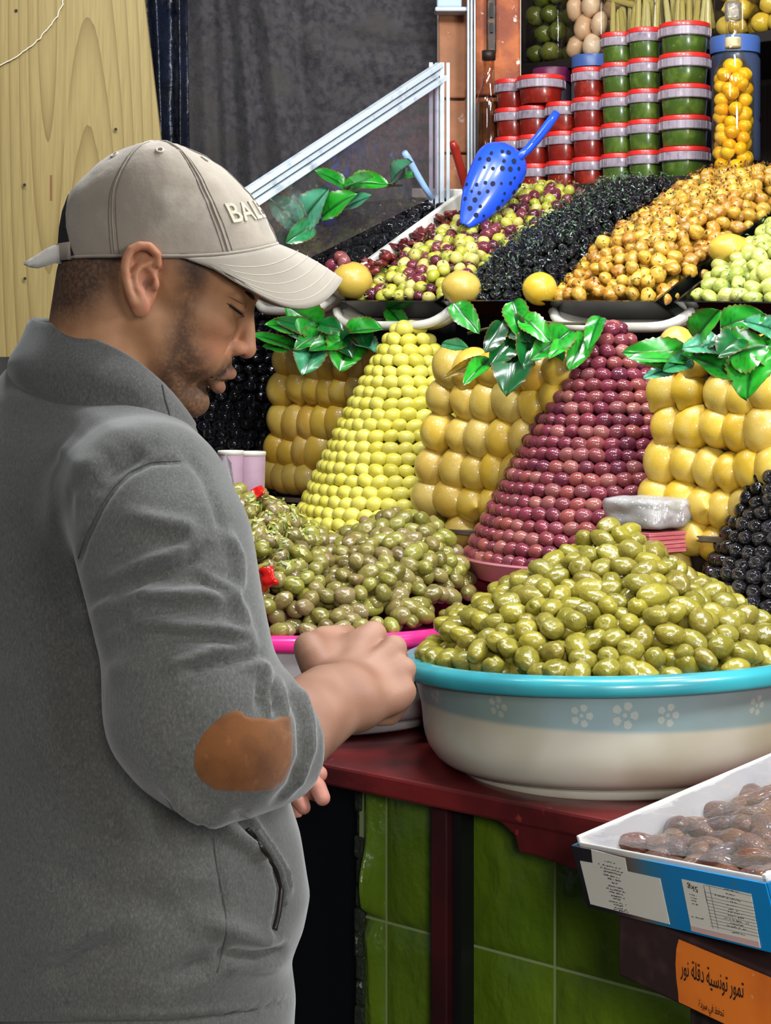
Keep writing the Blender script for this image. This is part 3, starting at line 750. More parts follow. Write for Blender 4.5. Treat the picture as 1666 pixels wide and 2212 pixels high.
KC = P(470, 800, 4.0); cone('black_olive', km, Vector((KC.x, KC.y)), .30, STEP_Z-.02, P(470, 640, 4.0).z, .0125, 1.2, 'shiny black olive on the tall mound behind the face', 'black olives of the mound behind the face', 'form inside the black mound behind the face', m_core_k, 9, trunc=.24, bulge=.1, jitter=.3, sp=1.12, view=(.35, -1), cap=120, keep=(345, 640))
KR = P(1745, 800, 2.52); cone('black_olive', km, Vector((KR.x, KR.y)), .160, STEP_Z-.015, P(1745, 960, 2.52).z+.06, .0105, 1.2, 'shiny black olive on the mound at the right edge', 'black olives of the mound at the right edge', 'form inside the black mound at the right edge', m_core_k, 10, trunc=.03, bulge=.1, jitter=.3, sp=1.1, view=(-.5, -1), cap=50, keep=(1490, 1690))

# --- heaps in the upper trays
def tray_heap(T, name, meshes, size, label, group, seed, bulge=.035, a=(0.03, .97), b=(.02, .98), low=-.012, sp=1.0, cap=300, skip=None, L=1.2, wild=1.0):
    rr = random.Random(seed); items = []; O, u, q, n = T['O'], T['u'], T['q'], T['n']
    nu = max(3, int(T['w']*(a[1]-a[0])/(size*2.0*sp))); nv = max(3, int(T['L']*(b[1]-b[0])/(size*1.75*sp)))
    for lay in (0, 1):
        for j in range(nv+1):
            for i in range(nu+1):
                al = a[0]+(a[1]-a[0])*((i+(.5 if (j+lay) % 2 else 0)+rr.uniform(-.25, .25))/(nu+.5)); be = b[0]+(b[1]-b[0])*(j+rr.uniform(-.25, .25)+lay*.5)/nv
                if not (0.01 < al < .99 and 0 < be < 1): continue
                bl = bulge*(1-(2*al-1)**4)*(1-(2*be-1)**6)*min(1, be*3+.25)
                if skip and skip(al, be): continue
                if be < (.034 if lay == 0 else .085): continue
                loc = O+u*al+q*be+n*(low+bl+rr.uniform(-.3, .3)*size-lay*size*1.1)
                f = rr.uniform(.85, 1.12)
                items.append((loc, rrot(rr, wild*1.6), (size*f*L/1.2, size*f, size*f*rr.uniform(.85, 1)), (0 if lay else 5)-be))
    scatter(name, meshes, items, label, 'olive', group, 'rest of the '+group, cap)
    mb = MB(); fl = -.012-size*1.6
    nn = 10; vs = []; fs = []
    for j in range(nn+1):
        for i in range(nn+1):
            al, be = i/nn, j/nn; bl = bulge*(1-(2*al-1)**4)*(1-(2*be-1)**6)*min(1, be*3+.25); vs.append(O+u*(.04+.92*al)+q*(.085+.88*be)+n*(fl+bl))
    for j in range(nn):
        for i in range(nn):
            k = j*(nn+1)+i; fs.append((k, k+1, k+nn+2, k+nn+1))
    o = link(name+'_bed', mesh(name+'_bed', vs, fs, meshes[0].materials[0], True), T['root']); o['kind'] = 'stuff'
tray_heap(T_BLK, 'black_olive', km, .0128, 'shiny black olive in the white tray by the glass panel', 'black olives in the white tray', 21, bulge=.045, b=(.02, .98), cap=130)
bm = [olive_mesh('bicolour_olive_%d' % i, m_bicol, 1.12, 70+i, pit=.1, rough=.05) for i in range(4)]
tray_heap(T_MIX, 'tray_olive', bm, .0118, 'green or purple olive in the tray with the blue scoop', 'mixed olives in the upper tray', 22, bulge=.045)
hm = [olive_mesh('chopped_olive_%d' % i, m_black, 1.0, 80+i, crack=.3, pit=.2, rough=.18, nu=12, nv=8) for i in range(4)]
tray_heap(T_HRB, 'chopped_olive', hm, .0105, 'wrinkled black olive in the tray sprinkled with green herbs', 'herbed black olives in the upper tray', 23, bulge=.05, L=1.0)
om = [olive_mesh('golden_olive_%d' % i, m_gold, 1.12, 90+i, crack=(.25 if i in (0, 2) else .08), pit=.15, rough=.10) for i in range(5)]
tray_heap(T_YEL, 'golden_olive', om, .0122, 'golden cracked olive with spices in the upper tray', 'golden cracked olives in the upper tray', 24, bulge=.06)
lm_ = [olive_mesh('pale_olive_%d' % i, m_pale, 1.2, 100+i, crack=(.2 if i == 1 else 0), pit=.1, rough=.07) for i in range(4)]
tray_heap(T_PAL, 'pale_olive', lm_, .0128, 'pale green olive in the tray at the right edge', 'pale green olives in the upper tray', 25, bulge=.04)
# crushed dark red olives left of the mixed tray and herb flakes
def flakes(T, name, m, n, seed, label, size=.006, hgt=.035, a=(.03, .97), b=(.02, .98), bulge=.05):
    rr = random.Random(seed); vs = []; fs = []; O, u, q, nm = T['O'], T['u'], T['q'], T['n']
    for k in range(n):
        al, be = rr.uniform(*a), rr.uniform(*b)
        bl = bulge*(1-(2*al-1)**4)*(1-(2*be-1)**6)*min(1, be*3+.25)
        c = O+u*al+q*be+nm*(bl+rr.uniform(-.006, .004)); d1 = Vector((rr.gauss(0, 1), rr.gauss(0, 1), rr.gauss(0, 1))).normalized(); d2 = d1.orthogonal().normalized()
        d2 = (d2*math.cos(k)+d1.cross(d2)*math.sin(k)); s = size*rr.uniform(.4, 1.1); up = d1.cross(d2)*s*.25
        i = len(vs); vs += [c-d1*s, c+d2*s*.45+up, c+d1*s, c-d2*s*.45+up]; fs += [(i, i+1, i+2), (i, i+2, i+3)]
    o = link(name, mesh(name, vs, fs, m, False)); tag(o, label, 'herbs', kind='stuff')
m_herb = mat('green_herb', '#3f6a2a', .5, .4, ramp=['#2c4f1e', '#4c7a34', '#5f8a4a', '#38602a', '#7a9a66'])
flakes(T_HRB, 'herb_flakes', mat('dark_herb', '#2c4426', .45, ramp=['#16240f', '#2a4522', '#4d6a48', '#1e3318', '#7f9480', '#223a1a'], coat=.2), 1500, 31, 'chopped green herbs strewn over the black olives', .0042, bulge=.056)
flakes(T_MIX, 'herb_flakes', mat('dry_herb', '#6a6a2c', .6, ramp=['#5a6a2c', '#7a8440', '#8a8450', '#4f5a24']), 420, 32, 'chopped herbs strewn over the mixed olives', .005, bulge=.046)
flakes(T_YEL, 'spice_flakes', mat('spice_bits', '#6a3c16', .6, ramp=['#6a3814', '#8a4a1a', '#55602a', '#4a2a12']), 700, 33, 'spice and herb bits strewn over the golden olives', .005, bulge=.064)
flakes(T_PAL, 'herb_flakes', m_herb, 200, 34, 'chopped herbs strewn over the pale green olives', .005, bulge=.044)
# dried chilli bits over the mixed tray's left side
rr = random.Random(12)
def blob_mesh(name, m, seed, st=(1, 1, 1), amp=.5, sub=2):
    bm_ = bmesh.new(); bmesh.ops.create_icosphere(bm_, subdivisions=sub, radius=1)
    for v in bm_.verts:
        v.co *= 1+amp*noise.noise(v.co*1.7+Vector((seed*7, 0, seed))); v.co = Vector((v.co.x*st[0], v.co.y*st[1], v.co.z*st[2]))
    me = bpy.data.meshes.new(name); bm_.to_mesh(me); bm_.free(); me.materials.append(m); me.polygons.foreach_set('use_smooth', [True]*len(me.polygons)); return me
m_chili = mat('crushed_chilli', '#5a1a1c', .3, .5, ramp=['#4a1418', '#6a2222', '#7c2c2a', '#3a1014', '#8a4438'], coat=.3)
cm = [blob_mesh('crushed_%d' % i, m_chili, i, (1.2, .9, .6), .8) for i in range(3)]
items = []
for k in range(60):
    al, be = rr.uniform(0, .22), rr.uniform(.02, .62)
    loc = T_MIX['O']+T_MIX['u']*al+T_MIX['q']*be+T_MIX['n']*(.028+rr.uniform(0, .014))
    items.append((loc, rrot(rr), .0098*rr.uniform(.7, 1.2), 1))
scatter('crushed_red_olive', cm, items, 'crushed dark red olive along the left of the mixed tray', 'olive', 'crushed red olives beside the white divider')
# herbs, lemon shreds and red pepper on the left mound of the pink basin
def on_heap(px, py, Y): return P(px, py, Y)
m_pep = mat('red_pepper', '#b3150f', .18, .5, coat=.4, noise_col=[(90, '#d8452a', .6, .8)])

# ================================================================== DISHES, LEMONS, LEAVES
m_pinkp = mat('pink_plastic', '#c9848e', .35, .5, noise_col=[(9, '#b56a76', .45, .7)])
m_whitep = mat('clear_white_plastic', '#d6d2c8', .3, .5)
def dish(c, r, z0, z1, m, label):
    mb = MB(); mb.lathe([(0, 0), (r*.93, 0), (r, z1-z0-.004), (r+.004, z1-z0), (r+.003, z1-z0+.003), (r-.004, z1-z0+.002), (r*.9, .004), (0, .004)], (c.x, c.y, z0), 64)
    o = mb.build('dish', m, None, True, loc=(c.x, c.y, z0), auto=40); tag(o, label, 'dish')
dish(Vector((RC.x, RC.y)), .226, STEP_Z, CONE_Z+.004, m_pinkp, 'pink plastic dish under the wine-red olive cone')
dish(Vector((YC.x, YC.y)), .214, STEP_Z, CONE_Z+.004, m_whitep, 'pale plastic dish under the yellow olive cone')

def lemon_mesh(name, m, seed, L=1.12):
    rr = random.Random(seed); vs = []; fs = []; nu, nv = 22, 16
    for j in range(nv+1):
        th = math.pi*j/nv
        for i in range(nu):
            ph = 2*math.pi*i/nu; x, y, z = math.cos(th), math.sin(th)*math.cos(ph), math.sin(th)*math.sin(ph)
            f = 1+.03*noise.noise(Vector((x, y, z))*1.6+Vector((seed*3, 0, 0)))
            k = L*(1+.20*math.exp(-(th/.26)**2)+.05*math.exp(-((math.pi-th)/.3)**2))
            rim = 1-.10*math.exp(-((th-.38)/.16)**2)
            vs.append((x*k*f, y*f*rim, z*f*rim))
    for j in range(nv):
        for i in range(nu): fs.append((j*nu+i, j*nu+(i+1) % nu, (j+1)*nu+(i+1) % nu, (j+1)*nu+i))
    return mesh(name, vs, fs, m, True)
m_lemon = mat('preserved_lemon', '#c69a24', ramp=['#c09a2c', '#c9a63c', '#b99d46', '#caa42a', '#b59c50', '#c0922c', '#c4a64a'], noise_col=[(1.0, '#d6bd6c', .5, .9), (2.0, '#ac8c34', .6, .95)], bump=(22, .14, .03), rough=.27, spec=.5, coat=.35)
lms = [lemon_mesh('lemon_%d' % i, m_lemon, i, 1.04+.06*i) for i in range(4)]
ST1 = [[(622, 778), (655, 782), (688, 786), (719, 792), (753, 795), (784, 788), (815, 780)], [(613, 842), (653, 836), (686, 840), (717, 847), (745, 845), (780, 842)], [(613, 909), (642, 915), (674, 913), (705, 913), (735, 912)],
       [(603, 970), (632, 978), (663, 974), (693, 974)], [(592, 1022), (617, 1030), (640, 1032), (668, 1032)]]
ST2 = [[(975, 795), (1020, 798), (1068, 800), (1120, 800), (1163, 808), (1211, 798)], [(958, 858), (1012, 865), (1057, 869), (1105, 869), (1159, 873), (1206, 862)], [(951, 934), (1003, 940), (1046, 947), (1092, 949), (1140, 947)],
       [(938, 1010), (992, 1012), (1033, 1020), (1077, 1020), (1120, 1022)], [(930, 1074), (977, 1076), (1025, 1089), (1070, 1090)], [(999, 1150)]]
ST3 = [[(1462, 752), (1510, 770), (1560, 775), (1610, 780), (1655, 770)], [(1442, 842), (1492, 839), (1561, 852), (1609, 862), (1659, 842)], [(1449, 915), (1502, 920), (1556, 923), (1604, 930), (1650, 928)],
       [(1434, 996), (1487, 1001), (1535, 1011), (1581, 1019), (1627, 1011), (1672, 1016)], [(1424, 1072), (1477, 1078), (1523, 1092), (1566, 1100), (1616, 1097), (1664, 1100)], [(1497, 1158), (1548, 1176)], [(1452, 1212)]]
NTH = ['one', 'two', 'three', 'four', 'five', 'six', 'seven', 'eight']
rr = random.Random(6)
for rows, t, R, lab, grp, last in ((ST1, .805, .0335, 'lemon left of the yellow cone', 'preserved lemons left of the yellow cone', None),
                             (ST2, .53, .0322, 'lemon between the two cones', 'preserved lemons between the cones', None),
                             (ST3, .46, .0288, 'lemon right of the purple cone', 'preserved lemons right of the purple cone', None)):
    for ri, row in enumerate(rows):
        for ci, (px, py) in enumerate(row):
            low = ri >= 4
            rot = (rr.uniform(-.3, .3), rr.uniform(.9, 1.7), rr.uniform(0, 6.28)) if not low else (0, rr.uniform(-.1, .5), math.radians(-70)+rr.uniform(-.5, .5)+math.pi*0)
            f = rr.uniform(.95, 1.06); c = RT(px, py, t)
            o = inst('lemon', rr.choice(lms), c, rot, (R*f*.98, R*f*.95, R*f*1.0)); tag(o, lab+': row %s from the top, number %s from the left' % (NTH[ri], NTH[ci]), 'lemon', grp)
    # stand that holds the stack up from behind, with board edges below
    c0, c1 = RT(rows[1][0][0]+12, 900, t+.05), RT(rows[1][-1][0], 900, t+.05); zt = RT(rows[1][0][0], rows[1][0][1], t).z
    un = Vector((c1.x-c0.x, c1.y-c0.y, 0)); ln = un.length; un.normalize(); zb = STEP_Z
    sd = thing('lemon_stand', (c0.x, c0.y, zb), 'dark stepped stand behind '+grp, 'stand')
    mb = MB(); mid = (c0+c1)/2; mb.box((mid.x+N3.x*.06, mid.y+N3.y*.06, (zt+zb)/2), (ln, .08, zt-zb), (un, N3, UP)); mb.build('back', m_dark, sd)
    lowest = max(q[1] for r_ in rows[:5] for q in r_)
    zl = RT(rows[4][0][0], lowest, t).z-R
    mb = MB(); b0, b1 = RT(rows[4][0][0]-14, 1100, t-.02), RT(rows[4][-1][0]+5, 1100, t-.02); mid = (b0+b1)/2; l2 = (Vector((b1.x, b1.y))-Vector((b0.x, b0.y))).length
    mb.box((mid.x+N3.x*.04, mid.y+N3.y*.04, zl-.006), (l2, .10, .008), (un, N3, UP)); mb.build('board', mat('grey_board', '#5d5244', .7, .3, noise_col=[(30, '#3a3128', .4, .7)]), sd, bevel=.001)
    mb = MB(); mb.box((mid.x+N3.x*.05, mid.y+N3.y*.05, (zl-.01+STEP_Z)/2), (l2*.9, .06, max(.01, zl-.01-STEP_Z)), (un, N3, UP)); mb.build('foot', m_dark, sd)
for k, (px, py) in enumerate([(702, 588), (716, 574), (730, 582), (744, 568), (722, 594), (738, 558), (708, 600), (752, 578), (690, 598)]):
    o = inst('purple_olive', pm[k % 3], RT(px, py, T_FR+.01+.003*(k % 3)), (k, k*.5, k*2), (.0135, .0125, .0125)); tag(o, 'wine-red olive lying between the white divider and the corner lemon', 'olive', 'wine-red olives by the white divider')
# single lemons pressed into the front of the trays
for px, py, t, sx, sy, lab in ((762, 606, T_FR+.02, .036, .034, 'orange-yellow lemon at the front left corner of the mixed olive tray'), (998, 622, T_FR+.015, .0335, .030, 'orange-yellow lemon at the front of the herbed black olives'),
                               (1167, 624, T_FR+.015, .028, .028, 'orange-yellow lemon at the front left of the golden olives'), (1577, 540, T_FR+.13, .0335, .026, 'large orange-yellow lemon between golden and pale olives')):
    o = inst('lemon', lms[0], RT(px, py, t), (0, .15, .4), (sx, sx, sy)); tag(o, lab, 'lemon')

# --- leaves
def leaf_mat(name, c1, c2, rim='#5a3a1c'):
    m = bpy.data.materials.new(name); m.use_nodes = True; nt = m.node_tree; N = nt.nodes; L = nt.links; b = N['Principled BSDF']
    b.inputs['Roughness'].default_value = .24; b.inputs['Coat Weight'].default_value = .35; b.inputs['Coat Roughness'].default_value = .18
    a = N.new('ShaderNodeAttribute'); a.attribute_name = 'vein'
    g = N.new('ShaderNodeSeparateColor'); L.new(a.outputs['Color'], g.inputs[0])
    nz = N.new('ShaderNodeTexNoise'); nz.inputs['Scale'].default_value = 2.5; tc = N.new('ShaderNodeTexCoord'); L.new(tc.outputs['Object'], nz.inputs['Vector'])
    oi = N.new('ShaderNodeObjectInfo'); ad = N.new('ShaderNodeMath'); ad.operation = 'MULTIPLY_ADD'; ad.inputs[1].default_value = .9; L.new(oi.outputs['Random'], ad.inputs[0])
    ms = N.new('ShaderNodeMath'); ms.operation = 'SUBTRACT'; L.new(nz.outputs[0], ms.inputs[0]); ms.inputs[1].default_value = .45; L.new(ms.outputs[0], ad.inputs[2])
    m0 = N.new('ShaderNodeMix'); m0.data_type = 'RGBA'; m0.inputs[6].default_value = lin(c1); m0.inputs[7].default_value = lin(c2); L.new(ad.outputs[0], m0.inputs[0])
    m1 = N.new('ShaderNodeMix'); m1.data_type = 'RGBA'; m1.inputs[7].default_value = lin('#0e3a12'); L.new(g.outputs[0], m1.inputs[0]); L.new(m0.outputs[2], m1.inputs[6])
    m2 = N.new('ShaderNodeMix'); m2.data_type = 'RGBA'; m2.inputs[7].default_value = lin(rim); L.new(g.outputs[1], m2.inputs[0]); L.new(m1.outputs[2], m2.inputs[6])
    L.new(m2.outputs[2], b.inputs['Base Color']); return m
m_leaf = leaf_mat('leaf_green', '#0c6a18', '#2c9a26'); m_leafd = leaf_mat('leaf_dark', '#06381a', '#0f5a24'); m_leafw = leaf_mat('leaf_wet', '#156a34', '#4f9476'); m_leafb = leaf_mat('leaf_brown', '#5a4a10', '#7a5a1a', '#3a2410')
m_stem = mat('leaf_stem', '#3d3a1a', .6)
def leaf_mesh(name, m, seed):
    """unit leaf from base (0,0,0) to tip (1,0,0), half width .5"""
    rr = random.Random(seed); nx, ny = 18, 10; vs = []; fs = []; col = []
    curl = rr.uniform(.10, .35); fold = rr.uniform(.15, .5); tw = rr.uniform(-.5, .5)
    for i in range(nx+1):
        x = i/nx; w = .5*(max(0, math.sin(math.pi*min(1, x**.78)))**.62)*(1-.12*x)+.006
        w *= 1+.05*math.sin(x*60)
        for j in range(ny+1):
            v = 2*j/ny-1; y = v*w
            z = fold*abs(y)-curl*(x**2)*.8+.05*math.sin(x*9+v*2+seed)*abs(v)+tw*x*y*.6
            vs.append((x, y, z))
            mid = math.exp(-(abs(v)*w/.018)**2); side = max(0, math.cos((x-abs(v)*w*1.1)*2*math.pi*5.5))**24*.75*(1-abs(v)*.5)
            col += [max(mid, side), max(0, (abs(v)-.86)/.14)*.8, 0, 1]
    for i in range(nx):
        for j in range(ny):
            a = i*(ny+1)+j; fs.append((a, a+ny+1, a+ny+2, a+1))
    me = mesh(name, vs, fs, m, True); at = me.color_attributes.new('vein', 'FLOAT_COLOR', 'POINT'); at.data.foreach_set('color', col); return me
LM = {}
for kind, m in (('g', m_leaf), ('d', m_leafd), ('w', m_leafw), ('b', m_leafb)): LM[kind] = [leaf_mesh('leaf_%s%d' % (kind, i), m, i+hash(kind) % 7 if False else i+ord(kind)) for i in range(4)]
def sprig(label, Y, leaves, anchors, seed, dY=-.05):
    rr = random.Random(seed); bx, by = leaves[0][0], leaves[0][1]
    root = thing('leafy_sprig', P(bx, by, Y), label, 'leaves', 'artificial leaf sprigs')
    for (x0, y0, x1, y1, w, k) in leaves:
        a = P(x0, y0, Y+rr.uniform(-.015, .015)); b = P(x1, y1, Y+dY*rr.uniform(.5, 1.2)); d = b-a; L = d.length
        X = d.normalized(); n = Vector((rr.uniform(-.5, .5), -1, rr.uniform(.1, .9))); n = (n-X*n.dot(X)).normalized(); Yv = n.cross(X)
        M = Matrix((X, Yv, n)).transposed().to_4x4()
        o = bpy.data.objects.new('leaf', rr.choice(LM[k])); COL.objects.link(o)
        o.rotation_mode = 'QUATERNION'; o.rotation_quaternion = M.to_quaternion(); wd = w*1.38*Y/FPX
        o.scale = (L, wd, min(L, wd*1.2)); o.location = a-root.location; o.parent = root
    mb = MB()
    for (x0, y0, x1, y1) in anchors: mb.tube([P(x0, y0, Y+.02), P((x0+x1)/2, (y0+y1)/2+3, Y+.01), P(x1, y1, Y+.02)], .0022, 6)
    mb.build('stem', m_stem, root, True)
sprig('leafy sprig along the top of the black olives beside the glass panel', 3.34, [(642, 488, 587, 424, 52, 'w'), (645, 488, 701, 408, 58, 'w'), (695, 470, 757, 410, 48, 'g'), (745, 403, 687, 363, 32, 'g'), (760, 396, 834, 392, 42, 'g'), (745, 410, 800, 375, 34, 'g'),
      (845, 395, 878, 345, 46, 'w'), (850, 398, 884, 368, 40, 'g'), (678, 485, 619, 522, 36, 'w'), (731, 459, 797, 416, 36, 'w'), (640, 530, 600, 500, 26, 'd')], [(620, 520, 760, 400), (760, 400, 870, 400)], 1)
sprig('leafy sprig hanging over the lemons left of the yellow cone', 3.30, [(690, 715, 600, 690, 30, 'd'), (640, 752, 548, 717, 26, 'g'), (625, 752, 572, 745, 24, 'g'), (690, 702, 625, 665, 56, 'g'), (640, 712, 582, 697, 32, 'g'), (668, 728, 618, 712, 30, 'w'), (695, 719, 638, 748, 34, 'g'), (757, 726, 676, 748, 42, 'g'),
      (684, 745, 654, 800, 58, 'w'), (757, 728, 735, 790, 70, 'g'), (748, 722, 815, 700, 50, 'g'), (690, 700, 735, 706, 34, 'd'), (767, 735, 812, 757, 44, 'w'), (720, 715, 760, 760, 40, 'd'), (775, 715, 800, 750, 34, 'd'), (838, 666, 882, 712, 32, 'g')], [(600, 715, 700, 715), (700, 715, 840, 690)], 2)
sprig('leafy sprig hanging over the lemons between the two cones', 2.80, [(978, 656, 1034, 710, 40, 'g'), (955, 742, 1008, 747, 24, 'w'), (1046, 772, 960, 815, 20, 'b'), (1086, 694, 1050, 760, 34, 'd'), (1118, 718, 1060, 785, 50, 'd'), (1060, 774, 1003, 822, 32, 'g'), (1121, 742, 1095, 830, 78, 'd'),
      (1108, 650, 1131, 730, 44, 'g'), (1128, 686, 1186, 726, 40, 'g'), (1234, 714, 1150, 768, 50, 'g'), (1234, 726, 1192, 764, 32, 'g'), (1297, 684, 1270, 744, 34, 'g'), (1266, 718, 1237, 792, 42, 'g'), (1150, 720, 1130, 790, 46, 'd'), (1090, 690, 1140, 730, 40, 'd'), (1180, 735, 1215, 775, 36, 'd')], [(1010, 720, 1110, 690), (1110, 690, 1290, 700)], 3)
sprig('leafy sprig hanging over the lemons right of the purple cone', 2.46, [(1484, 768, 1353, 757, 54, 'g'), (1484, 780, 1360, 766, 30, 'g'), (1465, 790, 1395, 812, 26, 'w'), (1505, 738, 1530, 672, 62, 'g'), (1557, 708, 1641, 672, 56, 'g'), (1562, 742, 1480, 747, 44, 'w'), (1585, 812, 1492, 752, 68, 'g'), (1575, 768, 1655, 742, 78, 'g'),
      (1496, 774, 1434, 798, 34, 'w'), (1632, 756, 1610, 842, 84, 'g'), (1680, 714, 1616, 692, 40, 'w'), (1600, 720, 1560, 760, 50, 'd'), (1640, 730, 1690, 790, 60, 'g'), (1540, 720, 1500, 760, 44, 'd')], [(1480, 770, 1600, 720), (1600, 720, 1690, 740)], 4)

# ================================================================== SHELVES BEHIND
m_lid = mat('red_lid', '#d02824', .35, .5, coat=.2); m_collar = mat('clear_collar', '#978a93', .25, .5, noise_col=[(60, '#7a6d78', .5, .7)], coat=.3)
m_hari = mat('harissa', '#74190f', .3, .5, noise_col=[(45, '#962c1a', .55, .72), (120, '#c8703a', .68, .75)], coat=.5); m_zhug = mat('green_paste', '#3c5218', .3, .5, noise_col=[(45, '#566c24', .5, .7), (120, '#8a9440', .68, .76)], coat=.5)
def tub_parts(r, h):
    lid = MB(); lid.lathe([(0, h), (r*.80, h), (r*.84, h-.0012), (r*.90, h-.0006), (r*.985, h-.002), (r, h-.0045), (r, h-.010), (r*.97, h-.0105), (0, h-.009)], n=40)
    col = MB(); col.lathe([(r*.96, h-.0105), (r*1.005, h-.011), (r*1.01, h-.026), (r*.985, h-.0275), (r*.90, h-.0275), (r*.88, h-.011)], n=40)
    for k in range(20):
        a = 2*math.pi*k/20; c = Vector((math.cos(a), math.sin(a), 0)); col.box(c*r*1.01+UP*(h-.0185), (.0022, .0012, .014), (c, UP.cross(c), UP))
    body = MB(); body.lathe([(0, 0), (r*.80, 0), (r*.83, .002), (r*.885, h-.028), (r*.87, h-.02), (0, h-.02)], n=40)
    return lid, col, body
H_T = .0585
tub_me = {}
for key, r in (('s', .0355), ('l', .0490)):
    a, b, c = tub_parts(r, H_T)
    ml = mesh('tub_lid', a.v, a.f, m_lid, True); mc = mesh('tub_collar', b.v, b.f, m_collar, True)
    for x in (ml, mc): x.set_sharp_from_angle(angle=math.radians(35))
    tub_me[key] = (ml, mc, mesh('tub_red', c.v, c.f, m_hari, True), mesh('tub_green', c.v, c.f, m_zhug, True))
    for x in tub_me[key][2:]: x.set_sharp_from_angle(angle=math.radians(35))
TT = 1.25
cols = [('A', 1106, [173, 237, 301], 's', 0, 'leftmost column, beside the brown bottle'), ('B', 1156, [230, 293, 356], 's', 0, 'second column from the brown bottle'), ('B2', 1169, [165], 'l', 0, ''), ('C', 1217, [222, 287, 350], 's', 0, 'column behind the scoop handle'),
        ('D', 1274, [148, 213, 278, 344], 's', 0, 'column beside the green tubs'), ('E', 1337, [73, 141, 207, 272, 339], 's', 1, 'column next to the red tubs'), ('F', 1395, [63, 131, 199, 265, 333], 's', 1, 'middle green column'), ('G', 1479, [52, 121, 190, 259, 328], 'l', 1, 'wide column beside the yellow bottle')]
ordn = ['topmost', 'second', 'third', 'fourth', 'fifth']
for nm, px, ys, key, g, where in cols:
    for i, y in enumerate(ys):
        c = RT(px, ys[0], TT); top = c.z-i*(H_T+.0006); lab = (ordn[i]+' '+('green' if g else 'red')+' paste tub of the '+where) if where else 'wide red paste tub alone on top of two small tubs'
        if nm == 'B': top = RT(1156, 230, TT).z-i*(H_T+.0006)
        root = thing('paste_tub', (c.x, c.y, top-H_T), lab, 'tub', ('green' if g else 'red')+' paste tubs')
        ml, mc, mr_, mg = tub_me[key]
        for n_, me in (('lid', ml), ('collar', mc), ('body', mg if g else mr_)):
            o = bpy.data.objects.new(n_, me); COL.objects.link(o); o.parent = root; o.rotation_euler = (0, 0, (i*1.3+px) % 6.28)
mb = MB(); zs = RT(1395, 333, TT).z-H_T-.002
tag(mb.box(ST(-.85, TT+.05, zs-.012), (2.6, .34, .02), (R3, N3, UP)).build('tub_shelf', m_dark, None), 'dark shelf board carrying the stacked paste tubs', 'shelf')
# upper shelf with big jars
zj = RT(1395, 108, 1.5).z
mb = MB(); mb.box(ST(-.85, 1.68, zj-.012), (2.4, .42, .022), (R3, N3, UP)); tag(mb.build('jar_shelf', mat('shelf_dark', '#1d1714', .5, .4), None, bevel=.002), 'dark upper shelf carrying the big pickle jars', 'shelf')
m_jar = clear_mat('jar_clear', (.97, .96, .93), .05, .06, (20, .15, .01))
def rbox(mb, c, un, w, dpt, h, r, n=5):
    """rounded upright box shell, open on top"""
    ring = []
    for (sx, sy, a0) in ((1, 1, 0), (-1, 1, 90), (-1, -1, 180), (1, -1, 270)):
        for k in range(n+1):
            a = math.radians(a0+90*k/n); ring.append((sx*(w/2-r)+r*math.cos(a), sy*(dpt/2-r)+r*math.sin(a)))
    levels = [(.82, 0), (.95, .004), (1, .016), (1, h)]
    vs = []
    for f, z in levels:
        for x, y in ring: vs.append(c+un*x*f+N3*y*f+UP*z)
    m = len(ring); fs = [tuple(range(m-1, -1, -1))]
    for l in range(len(levels)-1):
        for i in range(m): fs.append((l*m+i, l*m+(i+1) % m, (l+1)*m+(i+1) % m, (l+1)*m+i))
    return mb.add(vs, fs)
m_liq = mat('pickle_shadow', '#6b6440', .5)
jars = [(1123, 1209, 'glass jar of dark green pickled tomatoes at the left of the upper shelf', 'figs'), (1206, 1303, 'glass jar of white peeled garlic bulbs on the upper shelf', 'garlic'), (1299, 1420, 'glass jar of baby corn above the green tubs', 'corn'),
        (1421, 1535, 'second glass jar of baby corn beside the bottle', 'corn'), (1536, 1610, 'jar of pickled lemons behind the bottle neck', 'lem'), (1612, 1705, 'jar of pickled lemons at the right end of the upper shelf', 'lem')]
m_fig = mat('pickled_tomato', '#5a6020', ramp=['#4a5218', '#66682a', '#55601e', '#707030'], noise_col=[(1.5, '#8a8a50', .55, .8), (4, '#35400f', .6, .8)], rough=.25, coat=.3)
m_gar = mat('garlic_bulb', '#d9b792', ramp=['#d8b48e', '#e2c4a2', '#cfa780', '#e6cdb0'], noise_col=[(1.4, '#c39468', .55, .85)], rough=.35, coat=.2)
m_corn = mat('baby_corn', '#cdbb66', ramp=['#cdb960', '#d8c878', '#c2ae58', '#dccf8a'], rough=.35, bump=(14, .5, .04, (8, 8, 1)), coat=.15)
m_pl = mat('pickled_lemon', '#c7a52a', ramp=['#c7a52a', '#d4b440', '#b9962a', '#d8bf5a'], noise_col=[(2, '#e2cf7a', .55, .8)], rough=.3, coat=.3)
figm = [blob_mesh('pickled_tomato_%d' % i, m_fig, i+2, (1, .95, .95), .22) for i in range(3)]
garm = [blob_mesh('garlic_%d' % i, m_gar, i+5, (.82, .82, 1.15), .14) for i in range(3)]
def corn_mesh(seed):
    mb = MB(); pr = [(.10, 0), (.135, .02)]+[(.135-.055*k/9+.006*(k % 2), .02+.96*k/10) for k in range(1, 10)]+[(.03, 1)]
    mb.lathe(pr, n=12); return mesh('corn_cob_%d' % seed, mb.v, mb.f, m_corn, True)
corn = corn_mesh(0); plm = [lemon_mesh('pickled_lemon_%d' % i, m_pl, 9+i, 1.05) for i in range(2)]
JT = 1.5; rr = random.Random(9)
